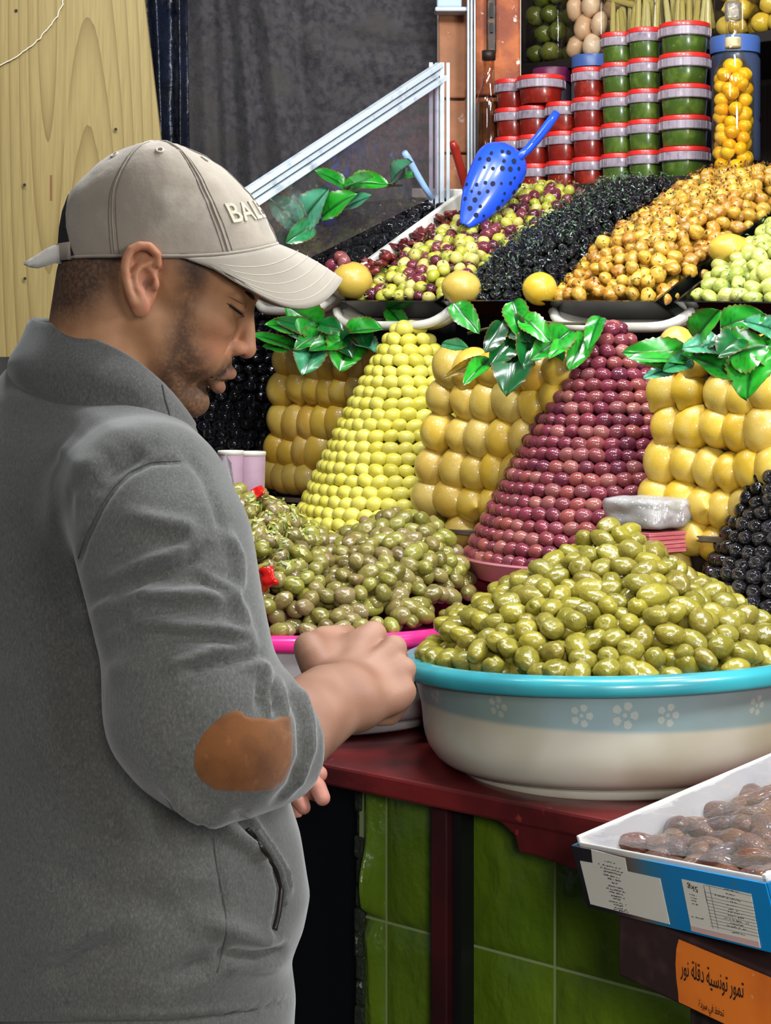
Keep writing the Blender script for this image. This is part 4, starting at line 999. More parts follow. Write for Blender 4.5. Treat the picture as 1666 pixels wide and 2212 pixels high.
for x0, x1, lab, kind in jars:
    a, b = RT(x0, 120, JT), RT(x1, 120, JT); un = Vector((b.x-a.x, b.y-a.y, 0)); w = un.length; un.normalize(); c = Vector(((a.x+b.x)/2, (a.y+b.y)/2, zj))+N3*.06
    root = thing('pickle_jar', c, lab, 'jar', 'big pickle jars on the upper shelf')
    mb = MB(); rbox(mb, c, un, w*.985, .125, .26, .018); mb.build('glass', m_jar, root, True)
    h0 = .02
    if kind == 'corn':
        k = 0; n = int(w/.0175)
        for row in range(2):
            for i in range(n):
                x = -w/2+.012+(w-.024)*(i+.5)/n+rr.uniform(-.002, .002); p = c+un*x-N3*(.040-.02*row)+UP*(.008+rr.uniform(0, .012)+.02*row)
                tlt = rr.uniform(-.14, .14); q = Matrix.Rotation(tlt, 4, N3) @ Matrix.Scale(1, 4); L = rr.uniform(.085, .115)
                o = bpy.data.objects.new('corn_cob', corn); COL.objects.link(o); o.location = p; o.rotation_mode = 'QUATERNION'; o.rotation_quaternion = q.to_quaternion(); o.scale = (.062, .062, L)
                tag(o, 'pale baby corn cob standing in a jar on the upper shelf', 'corn', 'baby corn cobs in the jars')
        for i in range(n+2):
            p = c+un*rr.uniform(-w*.4, w*.4)-N3*.02+UP*(.10+rr.uniform(0, .05)); o = inst('corn_cob', corn, p, (rr.uniform(.6, 1.4), rr.uniform(-1, 1), rr.uniform(0, 6)), (.062, .062, .09)); tag(o, 'pale baby corn cob standing in a jar on the upper shelf', 'corn', 'baby corn cobs in the jars')
    else:
        ms, R, lb, ct_, gp = {'figs': (figm, .0235, 'dark green pickled tomato in the leftmost jar', 'tomato', 'pickled tomatoes in the jar'), 'garlic': (garm, .0245, 'peeled white garlic bulb in the jar above the red tubs', 'garlic', 'garlic bulbs in the jar'),
                     'lem': (plm, .0205, 'small pickled lemon in a jar at the right of the upper shelf', 'lemon', 'pickled lemons in the jars')}[kind]
        nx = max(2, int(w/(2*R))); nz_ = int(.24/(1.8*R))
        for row in range(2):
            for j in range(nz_):
                for i in range(nx):
                    x = -w/2+R*1.05+(w-2.1*R)*(i+(.5 if (j+row) % 2 else 0))/max(1, nx-.5)+rr.uniform(-.002, .002)
                    x = max(-w/2+R, min(w/2-R, x))
                    p = c+un*x-N3*(.034-row*.05)+UP*(.006+R*1.05+j*R*1.75+rr.uniform(-.003, .003)); f = rr.uniform(.92, 1.08)
                    o = inst(gp.split()[0]+'_piece' if kind != 'lem' else 'pickled_lemon', rr.choice(ms), p, rrot(rr, .8), (R*f, R*f, R*f)); o.name = {'figs': 'pickled_tomato', 'garlic': 'garlic_bulb', 'lem': 'pickled_lemon'}[kind]; tag(o, lb, ct_, gp)
# drums behind the tubs
def drum(px, y0, y1, w, t, m1, m2, label, lid_h=28):
    c = RT(px, y1, t); Yd = c.y; r = w*Yd/FPX/2; h = (y1-y0)*Yd/FPX; lh = lid_h*Yd/FPX
    root = thing('plastic_drum', c, label, 'drum')
    mb = MB(); mb.lathe([(0, 0), (r*.92, 0), (r*.97, .006), (r*.97, h*.3), (r*.93, h*.33), (r*.97, h*.36), (r*.97, h-lh-.012), (r*.86, h-lh)], c, 40); mb.build('body', m1, root, True, auto=40)
    mb = MB(); mb.lathe([(r*.90, h-lh), (r*.96, h-lh), (r*.97, h-.006), (r*.93, h), (0, h)], c, 40); mb.build('lid', m2, root, True, auto=40)
m_bluep = mat('blue_translucent', '#39435c', .3, .5); m_blid = mat('blue_lid', '#425f9c', .35, .5)
drum(1588, 82, 350, 112, 1.42, m_bluep, m_blid, 'bluish plastic drum with blue lid behind the yellow bottle', 36)
drum(1278, 122, 350, 90, 1.47, mat('grey_drum', '#4a4a52', .4), m_blid, 'plastic drum with pale blue lid behind the red tubs', 26)
drum(1192, 150, 350, 88, 1.47, mat('grey_drum2', '#3b3640', .4), mat('purple_lid', '#6a1f4c', .4), 'plastic drum with dark purple lid behind the red tubs', 30)
# bottle of yellow fruits
m_glass = clear_mat('bottle_glass', (.97, .95, .86), .06, .03)
def bottle(px, y_top, y_bot, t, prof, m, label, name='bottle'):
    c = RT(px, y_bot, t); k = c.y/FPX; root = thing(name, c, label, 'bottle')
    mb = MB(); mb.lathe([(max(r, 0)*k, (y_bot-y)*k) for r, y in prof], c, 40); mb.build('glass', m, root, True, auto=50); return root, c, k
br, bc, bk = bottle(1584, 5, 372, 1.16, [(0, 372), (42, 372), (45, 366), (45, 190), (43, 168), (36, 146), (24, 124), (17, 104), (16, 60), (17, 58), (17, 40), (15, 38), (15, 12), (0, 12)], m_glass, 'tall clear bottle of round yellow fruits beside the green tubs')
mb = MB(); mb.lathe([(16.5*bk, (372-104)*bk), (17.6*bk, (372-100)*bk), (17.3*bk, (372-84)*bk), (16.6*bk, (372-82)*bk)], bc, 30); mb.build('neck_label', mat('old_label', '#b9ab86', .6, noise_col=[(60, '#8a7c5a', .5, .7)]), br, True)
mb = MB(); mb.lathe([(16*bk, (372-44)*bk), (17.5*bk, (372-42)*bk), (18*bk, (372-8)*bk), (14*bk, (372-4)*bk), (0, (372-4)*bk)], bc, 30); mb.build('film_cap', clear_mat('cap_film', (.9, .9, .9), .2, .15, (90, .8, .02), haze=.08), br, True)
mb = MB(); mb.lathe([(0, 3*bk), (40*bk, 3*bk), (43*bk, 8*bk), (43*bk, (372-190)*bk), (41*bk, (372-168)*bk), (34*bk, (372-148)*bk), (26*bk, (372-132)*bk), (0, (372-132)*bk)], bc, 36); mb.build('liquid', clear_mat('yellow_liquid', (.97, .92, .66), .02, .05), br, True)
m_fruit = mat('yellow_fruit', '#e2b21c', ramp=['#e0ac18', '#ecc02a', '#dba31c', '#f0cc48', '#dca01c'], noise_col=[(1.3, '#f2d768', .55, .85)], rough=.22, coat=.4)
frm = blob_mesh('yellow_fruit', m_fruit, 1, (1, 1, .95), .06, 3); rr = random.Random(3); placed = []
tries = 0
for lev in range(10):
    y = 350-lev*23.5
    lim = 27 if y > 165 else 27-(165-y)*.8
    a0 = rr.uniform(0, 6.28)
    for q in range(6):
        a = a0+q*math.pi/3+rr.uniform(-.2, .2); placed.append(Vector((lim*math.cos(a), lim*math.sin(a), 372-y+rr.uniform(-6, 6)-(9 if q % 2 else 0))))
for p in placed:
    f = rr.uniform(.88, 1.08)*16.5*bk; o = inst('yellow_fruit', frm, bc+p*bk, rrot(rr), (f, f, f)); tag(o, 'round yellow fruit floating in the tall clear bottle', 'fruit', 'yellow fruits in the bottle')
m_oil = clear_mat('oil_glass', (.42, .22, .06), .10, .05)
b2, c2, k2 = bottle(1056, 100, 385, 1.24, [(0, 385), (25, 385), (27, 378), (27, 225), (24, 208), (15, 185), (12.5, 165), (12.5, 128), (14.5, 126), (14.5, 112), (12, 110), (0, 110)], clear_mat('clear_bottle', (.86, .78, .66), .10, .05), 'slim glass bottle of brown oil by the orange pillar')
mb = MB(); mb.lathe([(0, 2*k2), (23*k2, 3*k2), (24.5*k2, 8*k2), (24.5*k2, (385-222)*k2), (0, (385-222)*k2)], c2, 30); mb.build('oil', mat('brown_oil', '#4a2408', .12, .5, noise_col=[(25, '#8a5414', .5, .75)], coat=.4), b2, True)
mb = MB(); mb.lathe([(14.8*k2, (385-130)*k2), (15.2*k2, (385-110)*k2), (0, (385-108)*k2)], c2, 24); mb.build('cap', m_iron, b2, True)

# ================================================================== SCOOP AND SPOON HANDLES
m_blue = mat('blue_plastic', '#2450d8', .28, .5, coat=.3); m_hole2 = mat('scoop_hole', '#0a1030', .8)
sc_r = thing('perforated_scoop', RT(1060, 420, .93), 'blue perforated plastic scoop stuck in the mixed olives', 'scoop')
sp_ = [(1103, 322, 26), (1096, 332, 46), (1087, 348, 57), (1074, 375, 58), (1060, 400, 54), (1045, 425, 47), (1030, 450, 36), (1016, 472, 22), (1004, 488, 9)]
n = 14; vs = []; fs = []; YS = RT(1060, 420, .90).y; front = []
dx, dy = -.50, .866      # axis of the bowl in the picture
for i, (x, y, w) in enumerate(sp_):
    f = i/(len(sp_)-1); Yc = YS+.055-.07*f
    for j in range(n+1):
        a = math.pi*j/n; off = math.cos(a)*w; dep = math.sin(a)*w*.62*(1-.35*f)
        k = Yc/FPX; p = P(x-off*.866, y-off*.5*.9, Yc)-Vector((0, dep*k*1.2, -dep*k*.25)); vs.append(p)
for i in range(len(sp_)-1):
    for j in range(n): fs.append((i*(n+1)+j, i*(n+1)+j+1, (i+1)*(n+1)+j+1, (i+1)*(n+1)+j))
fs.append(tuple(range(n, -1, -1)))
me = mesh('bowl', vs, fs, m_blue, True); o = link('bowl', me, sc_r); s = o.modifiers.new('t', 'SOLIDIFY'); s.thickness = .003; s2 = o.modifiers.new('s', 'SUBSURF'); s2.levels = s2.render_levels = 2
bvh = BVHTree.FromPolygons([tuple(v) for v in vs], fs); hb = MB(); CAM = Vector((0, 0, ZC))
def hit_px(bvh, px, py):
    d = (P(px, py, 1)-CAM).normalized(); h = bvh.ray_cast(CAM, d); return (h[0], h[1]) if h[0] is not None else (None, None)
rr = random.Random(5)
def disc_on(mb, p, nr, r, n=9, lift=.0012):
    if nr.dot(CAM-p) < 0: nr = -nr
    a = nr.orthogonal().normalized(); b = nr.cross(a)
    mb.add([p+nr*lift]+[p+nr*lift+(a*math.cos(2*math.pi*k/n)+b*math.sin(2*math.pi*k/n))*r for k in range(n)], [(0, 1+k, 1+(k+1) % n) for k in range(n)])
for u in range(7):
    for v in range(9):
        x = 1010+u*18+(8 if v % 2 else 0)+rr.uniform(-3, 3); y = 330+v*17+rr.uniform(-3, 3); p, nr = hit_px(bvh, x, y)
        if p is not None and rr.random() < .62: disc_on(hb, p, nr, rr.choice([.0026, .0034, .0046])*YS/3.3, lift=.0045)
hb.build('holes', m_hole2, sc_r)['kind'] = 'stuff'
mb = MB(); hp = [P(1118, 342, YS+.02), P(1140, 324, YS+.035), P(1165, 295, YS+.05), P(1190, 262, YS+.06), P(1203, 244, YS+.065)]
mb.tube(hp, [.008, .0085, .0085, .009, .0075], 10); o = mb.build('handle', m_blue, sc_r, True)
mb = MB(); mb.tube([P(1150, 308, YS+.034), P(1188, 260, YS+.05)], .0025, 6); mb.build('rib', mat('blue_light', '#4a74ea', .3), sc_r, True)
def handle(pts, r, m, label, Y, flat=1.0):
    mb = MB(); k = len(pts); mb.tube([P(x, y, Y+.01*i) for i, (x, y) in enumerate(pts)], r, 10); o = mb.build('spoon_handle', m, None, True, loc=P(*pts[-1], Y)); tag(o, label, 'handle')
handle([(874, 329), (880, 340), (897, 370), (916, 402), (935, 430)], [.006, .0075, .0068, .0062, .006], mat('pale_blue_handle', '#8fb0dc', .3, coat=.3), 'pale blue spoon handle rising from the black olives', 3.50)
handle([(978, 308), (982, 318), (992, 352), (1003, 392), (1014, 430)], [.006, .0085, .0082, .0085, .008], mat('red_handle', '#8f2417', .3, coat=.3), 'dark red spoon handle standing beside the aluminium post', 3.48)

# ================================================================== SMALL PACKS
m_film = clear_mat('cling_film', (.96, .96, .96), .16, .12, (34, 1, .03), haze=.22)
def cup(px, py0, py1, w, Y, label):
    k = Y/FPX; c = P(px, py1, Y); h = (py1-py0)*k; r = w*k/2; root = thing('plastic_cup', c, label, 'cup')
    mb = MB(); mb.lathe([(0, 0), (r*.9, 0), (r*.93, .003), (r, h-.006), (r*.97, h-.006), (r*.9, .005), (0, .005)], c, 32); mb.build('wall', mat('pink_clear', '#a58896', .3, .5, noise_col=[(25, '#94788a', .4, .7)]), root, True, auto=45)
    mb = MB(); mb.lathe([(r*.98, h-.007), (r*1.03, h-.006), (r*1.04, h-.002), (r*1.0, h), (r*.93, h-.001), (r*.93, h-.006)], c, 32); mb.build('rim', mat('pale_rim', '#b5b0a4', .35), root, True)
cup(541, 975, 1075, 66, 2.92, 'pinkish clear plastic cup beside the lemons, right one of the pair'); cup(499, 973, 1075, 56, 2.90, 'pinkish clear plastic cup against the sleeve, left one of the pair')
vs = []; 
mb = MB(); pts = [P(488, 980, 2.86), P(470, 1010, 2.87), P(462, 1040, 2.87), P(478, 1080, 2.87), P(510, 1078, 2.86), P(500, 1000, 2.855)]
mb.prism(pts, (0, .004, 0)); tag(mb.build('film_bag', m_film, None), 'crumpled clear film wrapped round the left pink cup', 'film')
pk = P(1395, 1185, 2.56); ax_u = (R3*.85+N3*-.2).normalized(); ax_v = UP.cross(ax_u).normalized()
k = 2.56/FPX
lowp = thing('napkin_pack', P(1392, 1192, 2.56), 'flat stack of pink paper sheets under the film-wrapped packet', 'pack')
for i in range(5):
    mb = MB(); mb.box(P(1390+i % 2, 1184-i*9, 2.585), (152*k*1.02, .07, 8.2*k), (ax_u, ax_v, UP)); mb.build('sheet', mat('pink_sheets', '#b5585e', .6, noise_col=[(30, '#c97a7c', .45, .7, 3, (1, 1, 14))]), lowp, bevel=.001)
wp = thing('wrapped_packet', P(1400, 1142, 2.55), 'white packet in crumpled clear film on the pink sheets', 'pack')
bm_ = bmesh.new(); bmesh.ops.create_uvsphere(bm_, u_segments=48, v_segments=28, radius=1)
for v in bm_.verts:
    q = v.co; s_ = (abs(q.x)**9+abs(q.y)**9+abs(q.z)**7)**(-.12)
    v.co = q*s_*.5; nn = noise.noise(v.co*2.5+Vector((3, 1, 2)))*.10+noise.noise(v.co*7)*.05+abs(noise.noise(v.co*15))*.03; v.co *= 1+nn
me = bpy.data.meshes.new('packet'); bm_.to_mesh(me); me2 = bpy.data.meshes.new('film'); bm_.to_mesh(me2); bm_.free()
m_pack = mat('white_packet', '#bdb7ad', .35, .5, noise_col=[(35, '#a5888a', .5, .65), (60, '#7a745f', .62, .74), (2, '#c99a9a', .58, .75)], bump=(30, .5, .004), bump2=(70, .35, .003), coat=.25)
M = Matrix((ax_u*150*k, ax_v*.075, UP*66*k)).transposed().to_4x4(); M.translation = P(1398, 1106, 2.585)
for mm_, nm_, f, mt in ((me, 'packet', 1.0, m_pack), (me2, 'film', 1.05, m_film)):
    mm_.materials.append(mt); mm_.transform(Matrix.Translation(M.translation) @ M.to_3x3().to_4x4() @ Matrix.Scale(f, 4)); mm_.polygons.foreach_set('use_smooth', [True]*len(mm_.polygons)); link(nm_, mm_, wp)
# herb shreds on the left mound of the pink basin
dg = bpy.context.evaluated_depsgraph_get()
mix_pts = [o.location.copy() for o in COL.objects if o.name.startswith('mixed_olive') and o.type == 'MESH' and not o.name.startswith('mixed_olive_heap')]
mp = np.array([tuple(p) for p in mix_pts]); mu, mv = to_px(mp)
for k, (px, py, s, lab) in enumerate([(553, 1064, .012, 'small red pepper piece near the top of the olive mound'), (578, 1143, .016, 'upright red pepper piece between the green olives'),
                                     (700, 1178, .009, 'small orange-red pepper piece beside the yellow cone foot'), (570, 1250, .018, 'flat red pepper piece lowest on the mound beside the sleeve')]):
    q = int(np.argmin((mu-px)**2+(mv-py)**2+(mp[:, 1]-2.6)*400)); Yp = mp[q, 1]-.016
    bm_ = bmesh.new(); bmesh.ops.create_grid(bm_, x_segments=7, y_segments=6, size=1); r4 = random.Random(k+3)
    for v in bm_.verts:
        x, y = v.co.x, v.co.y; v.co = Vector((x*(1+.25*noise.noise(Vector((y*2, k, 0)))), y*.72*(1+.3*noise.noise(Vector((x*2, k, 5)))), .35*noise.noise(Vector((x*1.3, y*1.3, k)))+.35*x*x-.25*y))
    me = bpy.data.meshes.new('pepper_piece'); bm_.to_mesh(me); bm_.free(); me.materials.append(m_pep); me.polygons.foreach_set('use_smooth', [True]*len(me.polygons))
    o = inst('pepper_piece', me, P(px, py, Yp), (1.0+.3*k, .3*k-.4, .8*k), (s, s, s)); sl = o.modifiers.new('t', 'SOLIDIFY'); sl.thickness = .28; tag(o, lab, 'pepper')
rr = random.Random(78); vs = []; fs = []
for i, p in enumerate(mix_pts):
    e = math.hypot((mu[i]-590)/95, (mv[i]-1160)/110)
    if e > 1.15: continue
    for k in range(int(14*(1.2-e))):
        d = Vector((rr.gauss(0, 1), -abs(rr.gauss(0, 1))-.3, rr.gauss(0, 1)+.5)).normalized(); c = p+d*.0135; d1 = d.orthogonal().normalized(); d1 = Matrix.Rotation(rr.uniform(0, 6.3), 3, d) @ d1; d2 = d.cross(d1); s = rr.uniform(.003, .008)
        n_ = len(vs); vs += [c-d1*s, c+d2*s*.35+d*.001, c+d1*s+d*.001, c-d2*s*.35]; fs += [(n_, n_+1, n_+2), (n_, n_+2, n_+3)]
o = link('herb_shreds', mesh('herb_shreds', vs, fs, mat('herb_shreds', '#6a8030', .4, ramp=['#3f6422', '#8a9440', '#b8b058', '#55702c', '#c8bc70', '#33561c'], coat=.3), False)); tag(o, 'chopped herbs and lemon shreds over the left olive mound', 'herbs', kind='stuff')

# ================================================================== THE MAN
man = thing('person', P(300, HOR, 1.93)*1, 'man in grey sweater and beige cap looking down, fist over the pink rim', 'person')
man.location.z = 0
# head frame: forward a, down b, sideways w (towards the viewer negative), in picture pixels of the head
YH = 1.88
HC = P(330, 620, YH); ew = (HC-CAM).normalized(); eu = Vector((ew.y, -ew.x, 0)).normalized(); ev = ew.cross(eu).normalized()
if ev.z > 0: ev = -ev
SP = (HC-CAM).length/FPX*.995
EU, EV, EW, HCn = [np.array(v) for v in (eu, ev, ew, HC)]
def H2W(uvw):
    """head pixels (u, v, w) to world"""
    uvw = np.asarray(uvw, dtype=float)
    return HCn+SP*((uvw[..., 0:1]-330)*EU+(uvw[..., 1:2]-620)*EV+uvw[..., 2:3]*EW)
def ab(a, b): return (330+.92*a-.39*b, 620+.39*a+.92*b)
def F3(a, b, w): u, v = ab(a, b); return (u, v, w)

def head_sdf():
    h = 2.6
    G, lo, h = grid((84, 470, -206), (590, 985, 190), h)
    U, V, Wd = G
    A = (.92*(U-330)+.39*(V-620)).astype(np.float32); Bq = (-.39*(U-330)+.92*(V-620)).astype(np.float32); aw = np.abs(Wd)
    L = (A, Bq, aw)          # symmetric local grid
    S = lambda c, r: sd_ell(L, c, r)
    d = S((12, -75, 0), (203, 165, 152))
    d = smin(d, S((85, 40, 0), (124, 150, 122)), 30)                     # face
    d = smin(d, sd_cap(L, (15, 70, 100), (135, 190, 42), 34, 36), 34)    # jaw
    d = smin(d, S((166, 193, 0), (46, 38, 48)), 24)                      # chin
    d = smin(d, S((140, 14, 82), (52, 40, 40)), 34)                      # cheekbone
    d = smin(d, S((140, 92, 62), (50, 52, 44)), 30)                      # cheek
    d = smin(d, sd_chain(L, [((196, -74, 14), 18), ((184, -80, 60), 17), ((150, -66, 100), 16)]), 20)   # brow
    d = smax(d, -S((214, -28, 64), (36, 26, 40)), 22)                    # eye socket
    d = smin(d, S((172, -26, 62), (27, 24, 30)), 7)                      # closed lids over the eye
    d = smin(d, sd_cap(L, (178, -50, 36), (172, -52, 92), 12, 9), 14)
    d = smin(d, sd_chain(L, [((196, -52, 0), 15), ((212, -20, 0), 15), ((228, 14, 0), 17), ((236, 40, 0), 20)]), 16)   # nose ridge
    d = smin(d, S((214, 50, 24), (22, 17, 14)), 10)                      # wings
    d = smin(d, S((238, 46, 0), (19, 18, 18)), 10)
    d = smax(d, -S((224, 66, 14), (15, 10, 7)), 5)                       # nostrils
    d = smax(d, -sd_cap(L, (196, 40, 42), (184, 84, 62), 5, 4), 12)      # fold beside the mouth
    d = smin(d, S((182, 104, 0), (42, 44, 60)), 22)                      # muzzle
    d = smin(d, sd_chain(L, [((226, 106, 0), 14), ((218, 110, 22), 12), ((196, 124, 46), 7)]), 9)     # upper lip
    d = smin(d, sd_chain(L, [((215, 143, 0), 15), ((207, 142, 20), 13), ((190, 132, 44), 6)]), 8)     # lower lip
    d = smax(d, -sd_chain(L, [((240, 125, 0), 3.2), ((212, 124, 24), 3), ((188, 127, 52), 2.5)]), 5)  # line between the lips
    d = smax(d, -sd_cap(L, (221, 172, -60), (221, 172, 60), 5), 14)      # below the lip
    P3 = (U, V, Wd)
    neck = sd_chain(P3, [((250, 610, 0), 126), ((232, 740, 0), 128), ((200, 960, 0), 138)])
    d = smin(d, neck, 40)
    # ear on the near and far side
    for sg in (-1,):
        w0 = -159
        e = sd_ell(P3, (305, 604, w0+2), (37, 71, 17))
        hel = [((340, 574, w0-6), 8), ((338, 552, w0-14), 9), ((322, 537, w0-20), 10), ((303, 536, w0-23), 10), ((286, 544, w0-25), 10), ((277, 560, w0-26), 10), ((273, 580, w0-26), 9.5), ((275, 604, w0-24), 9), ((281, 628, w0-21), 9), ((290, 650, w0-17), 10)]
        e = smin(e, sd_chain(P3, [((p[0]+4, p[1]+2, p[2]+15), r_) for p, r_ in hel]), 8)
        e = smin(e, sd_chain(P3, hel), 5)
        e = smin(e, sd_chain(P3, [((306, 640, w0-13), 9), ((295, 618, w0-16), 9), ((294, 596, w0-17), 9), ((304, 580, w0-15), 8), ((326, 568, w0-9), 7)]), 7)
        e = smin(e, sd_ell(P3, (305, 660, w0-13), (20, 24, 12)), 10)
        e = smin(e, sd_ell(P3, (334, 614, w0-8), (10, 15, 10)), 6)
        e = smax(e, -sd_ell(P3, (316, 604, w0-18), (15, 20, 17)), 6)
        e = smax(e, -sd_ell(P3, (308, 560, w0-22), (18, 10, 9)), 6)
        e = smin(e, sd_ell(P3, (302, 606, w0+22), (34, 64, 30)), 10)
        d = smin(d, e, 6)
    v, f = surface(d, lo, h); v = relax(v, f, 2, .5)
    return v, f
hv, hf = head_sdf()
def head_colours(v):
    u, vv, w = v.T
    a = .92*(u-330)+.39*(vv-620); b = -.39*(u-330)+.92*(vv-620); aw = np.abs(w)
    col = np.tile(np.array(lin('#a87a56')[:3]), (len(v), 1))
    def mixc(mask, hexc): 
        c = np.array(lin(hexc)[:3]); col[:] = col*(1-mask[:, None])+c*mask[:, None]
    n = np.array([noise.noise(Vector((x/26, y/26, z/26))) for x, y, z in v]); n2 = np.array([noise.noise(Vector((x/6, y/6, z/6))) for x, y, z in v])
    mixc(np.clip(.25+n*.8, 0, 1)*.5, '#8a5a3e')
    mixc(np.exp(-(((u-470)/45)**2+((vv-745)/40)**2))*.45, '#a5624c')           # cheek
    mixc(np.exp(-(((a-236)/24)**2+((b-46)/24)**2))*.5, '#a86a54')              # nose tip
    beard = poly_soft(u, vv, [(388, 560), (440, 562), (436, 600), (420, 640), (418, 700), (430, 740), (448, 775), (470, 800), (478, 812), (468, 835), (470, 850), (462, 866), (470, 885), (440, 930), (330, 930), (318, 830), (345, 760), (368, 700), (385, 640)], 26)
    beard = np.maximum(beard*.74, poly_soft(u, vv, [(458, 806), (488, 774), (522, 770), (522, 797), (500, 806), (476, 821), (462, 833), (450, 832)], 12)*1.05)
    beard = np.maximum(beard, poly_soft(u, vv, [(420, 868), (452, 864), (470, 890), (440, 930), (405, 930)], 20)*.75)
    ear = (u > 258) & (u < 354) & (vv > 516) & (vv < 690) & (w < -150)
    earx = ((((u-306)/45)**2+((vv-605)/84)**2) < 1) & (w < -95)
    beard = np.where(earx, 0, beard)*np.clip(.9+n2*.35+n*.25, .35, 1.0)
    mixc(np.clip(beard*1.12, 0, 1), '#3a2b23')
    hair = poly_soft(u, vv, [(60, 500), (285, 500), (275, 560), (262, 600), (235, 640), (205, 668), (170, 690), (60, 700)], 34)
    hair = np.maximum(hair, poly_soft(u, vv, [(370, 500), (446, 500), (444, 590), (425, 625), (400, 600)], 22)*.8)
    mixc(np.clip(np.where(earx, 0, hair)*np.clip(.92+n2*.3, .4, 1), 0, 1)*.9, '#2c211d')
    lips = np.exp(-((b-107)/9)**2)*(a > 204)*(aw < 40)+np.exp(-((b-140)/10)**2)*(a > 198)*(aw < 36)
    mixc(np.clip(lips, 0, 1)*.7, '#86584a')
    brow = np.exp(-(((b+80)/9)**2))*np.clip((a-150)/20, 0, 1)*(aw > 12)*(aw < 104)
    mixc(np.clip(brow, 0, 1)*.92*np.clip(.8+n2, .4, 1), '#221814')
    lash = np.exp(-((b+27.7-(a-165)*.217)/4.5)**2)*(aw > 25)*(a > 162)*(a < 209)
    mixc(np.clip(lash, 0, 1)*.95, '#1b1210')
    mixc(np.exp(-(((b+8)/8)**2))*np.exp(-((aw-58)/26)**2)*(a > 160)*.4, '#6d4636')
    mixc(np.exp(-(((a-226)/12)**2+((b-66)/7)**2+((aw-14)/8)**2))*.9, '#2a1512')
    mixc(np.clip(ear*(.35+.5*n), 0, .6), '#a85f4c')
    mixc(np.exp(-(((u-322)/9)**2+((vv-612)/12)**2))*(w < -140)*.8, '#4a2a20')
    return np.concatenate([col, np.ones((len(v), 1))], 1)
hcol = head_colours(hv); hw = H2W(hv)

# hands and forearms in world space
def W3(px, py, Y): return np.array(P(px, py, Y))
def fist():
    lo = W3(560, 1790, 1.66); hi = W3(930, 1300, 2.0)
    G, lo, h = grid((min(lo[0], hi[0])-.02, 1.62, min(lo[2], hi[2])-.03), (max(lo[0], hi[0])+.03, 2.02, max(lo[2], hi[2])+.03), .0021)
    C = lambda pts, k=None: sd_chain(G, [(W3(*p), r) for p, r in pts], k)
    d = C([((560, 1640, 1.70), .043), ((650, 1570, 1.745), .038), ((740, 1520, 1.80), .0285)])
    d = smin(d, C([((600, 1590, 1.72), .036), ((700, 1500, 1.80), .028)]), .02)
    d = smin(d, C([((778, 1512, 1.80), .0155), ((760, 1500, 1.815), .017)]), .022)                       # wrist bone
    ks = [((806, 1372, 1.90), .0135), ((851, 1400, 1.875), .0125), ((872, 1446, 1.86), .0118), ((872, 1492, 1.845), .0115)]
    wr = [(738, 1470, 1.835), (752, 1486, 1.825), (762, 1502, 1.815), (772, 1522, 1.812)]
    hand = None
    for (k, r), w in zip(ks, wr):
        e = C([(w, .018), (((k[0]*.6+w[0]*.4), (k[1]*.6+w[1]*.4), (k[2]*.6+w[2]*.4)-.001), .0130), ((k[0]*.9+w[0]*.1, k[1]*.9+w[1]*.1, k[2]*.9+w[2]*.1-.001), r*.98), (k, r*1.06)]); hand = e if hand is None else smin(hand, e, .0095)
    hand = smin(hand, C([((770, 1470, 1.875), .024), ((830, 1450, 1.905), .022)]), .02)                   # palm bulk
    hand = smin(hand, C([((790, 1525, 1.82), .017), ((845, 1512, 1.842), .014)]), .018)                  # heel by the little finger
    d = smin(d, hand, .022)
    # fingers fold away from the viewer and back under the palm
    for (k, r), (dx, dy), ln in zip(ks, ((18, 26), (14, 36), (4, 42), (-6, 40)), (1, 1.05, 1, .82)):
        p1 = (k[0]+dx*.6, k[1]+dy*.55, k[2]+.030*ln); p2 = (k[0]+dx*.2-26, k[1]+dy+16, k[2]+.046*ln); p3 = (k[0]-58, k[1]+dy+20, k[2]+.036)
        e = C([(k, r*.95), (p1, r*.86), (p2, r*.78), (p3, r*.70)]); d = smin(d, e, .0035)
    # thumb: knuckle stands out at the left, tip folds behind the index
    d = smin(d, C([((715, 1488, 1.84), .018), ((678, 1418, 1.862), .0155), ((668, 1398, 1.872), .0150)]), .016)
    d = smin(d, C([((670, 1400, 1.872), .0145), ((700, 1378, 1.905), .0125), ((750, 1372, 1.935), .011)]), .006)
    d = smin(d, C([((690, 1440, 1.87), .014), ((760, 1400, 1.895), .015)]), .02)
    return surface(d, lo, h)
def farhand():
    G, lo, h = grid((-.145, 1.93, .93), (-.035, 2.16, 1.09), .002)
    C = lambda pts: sd_chain(G, [(W3(*p), r) for p, r in pts])
    d = C([((560, 1640, 2.10), .034), ((610, 1670, 2.085), .027)])
    d = smin(d, C([((610, 1672, 2.085), .024), ((640, 1690, 2.08), .022)]), .02)
    for pts in ([((630, 1668, 2.06), .0105), ((662, 1676, 2.045), .0100), ((686, 1700, 2.035), .0098), ((697, 1724, 2.03), .0088)], [((622, 1690, 2.075), .0105), ((655, 1702, 2.075), .010), ((690, 1716, 2.07), .0092)],
                [((618, 1704, 2.06), .0100), ((636, 1716, 2.045), .0098), ((650, 1732, 2.038), .0095), ((656, 1744, 2.035), .0082)], [((615, 1716, 2.08), .009), ((630, 1738, 2.075), .0085), ((640, 1756, 2.07), .0075)], [((620, 1655, 2.10), .012), ((655, 1650, 2.10), .011), ((690, 1672, 2.09), .0095)]):
        d = smin(d, C(pts), .004)
    return surface(d, lo, h)
fv, ff = fist(); fv = relax(fv, ff, 2, .5)
gv, gf = farhand(); gv = relax(gv, gf, 2, .5)
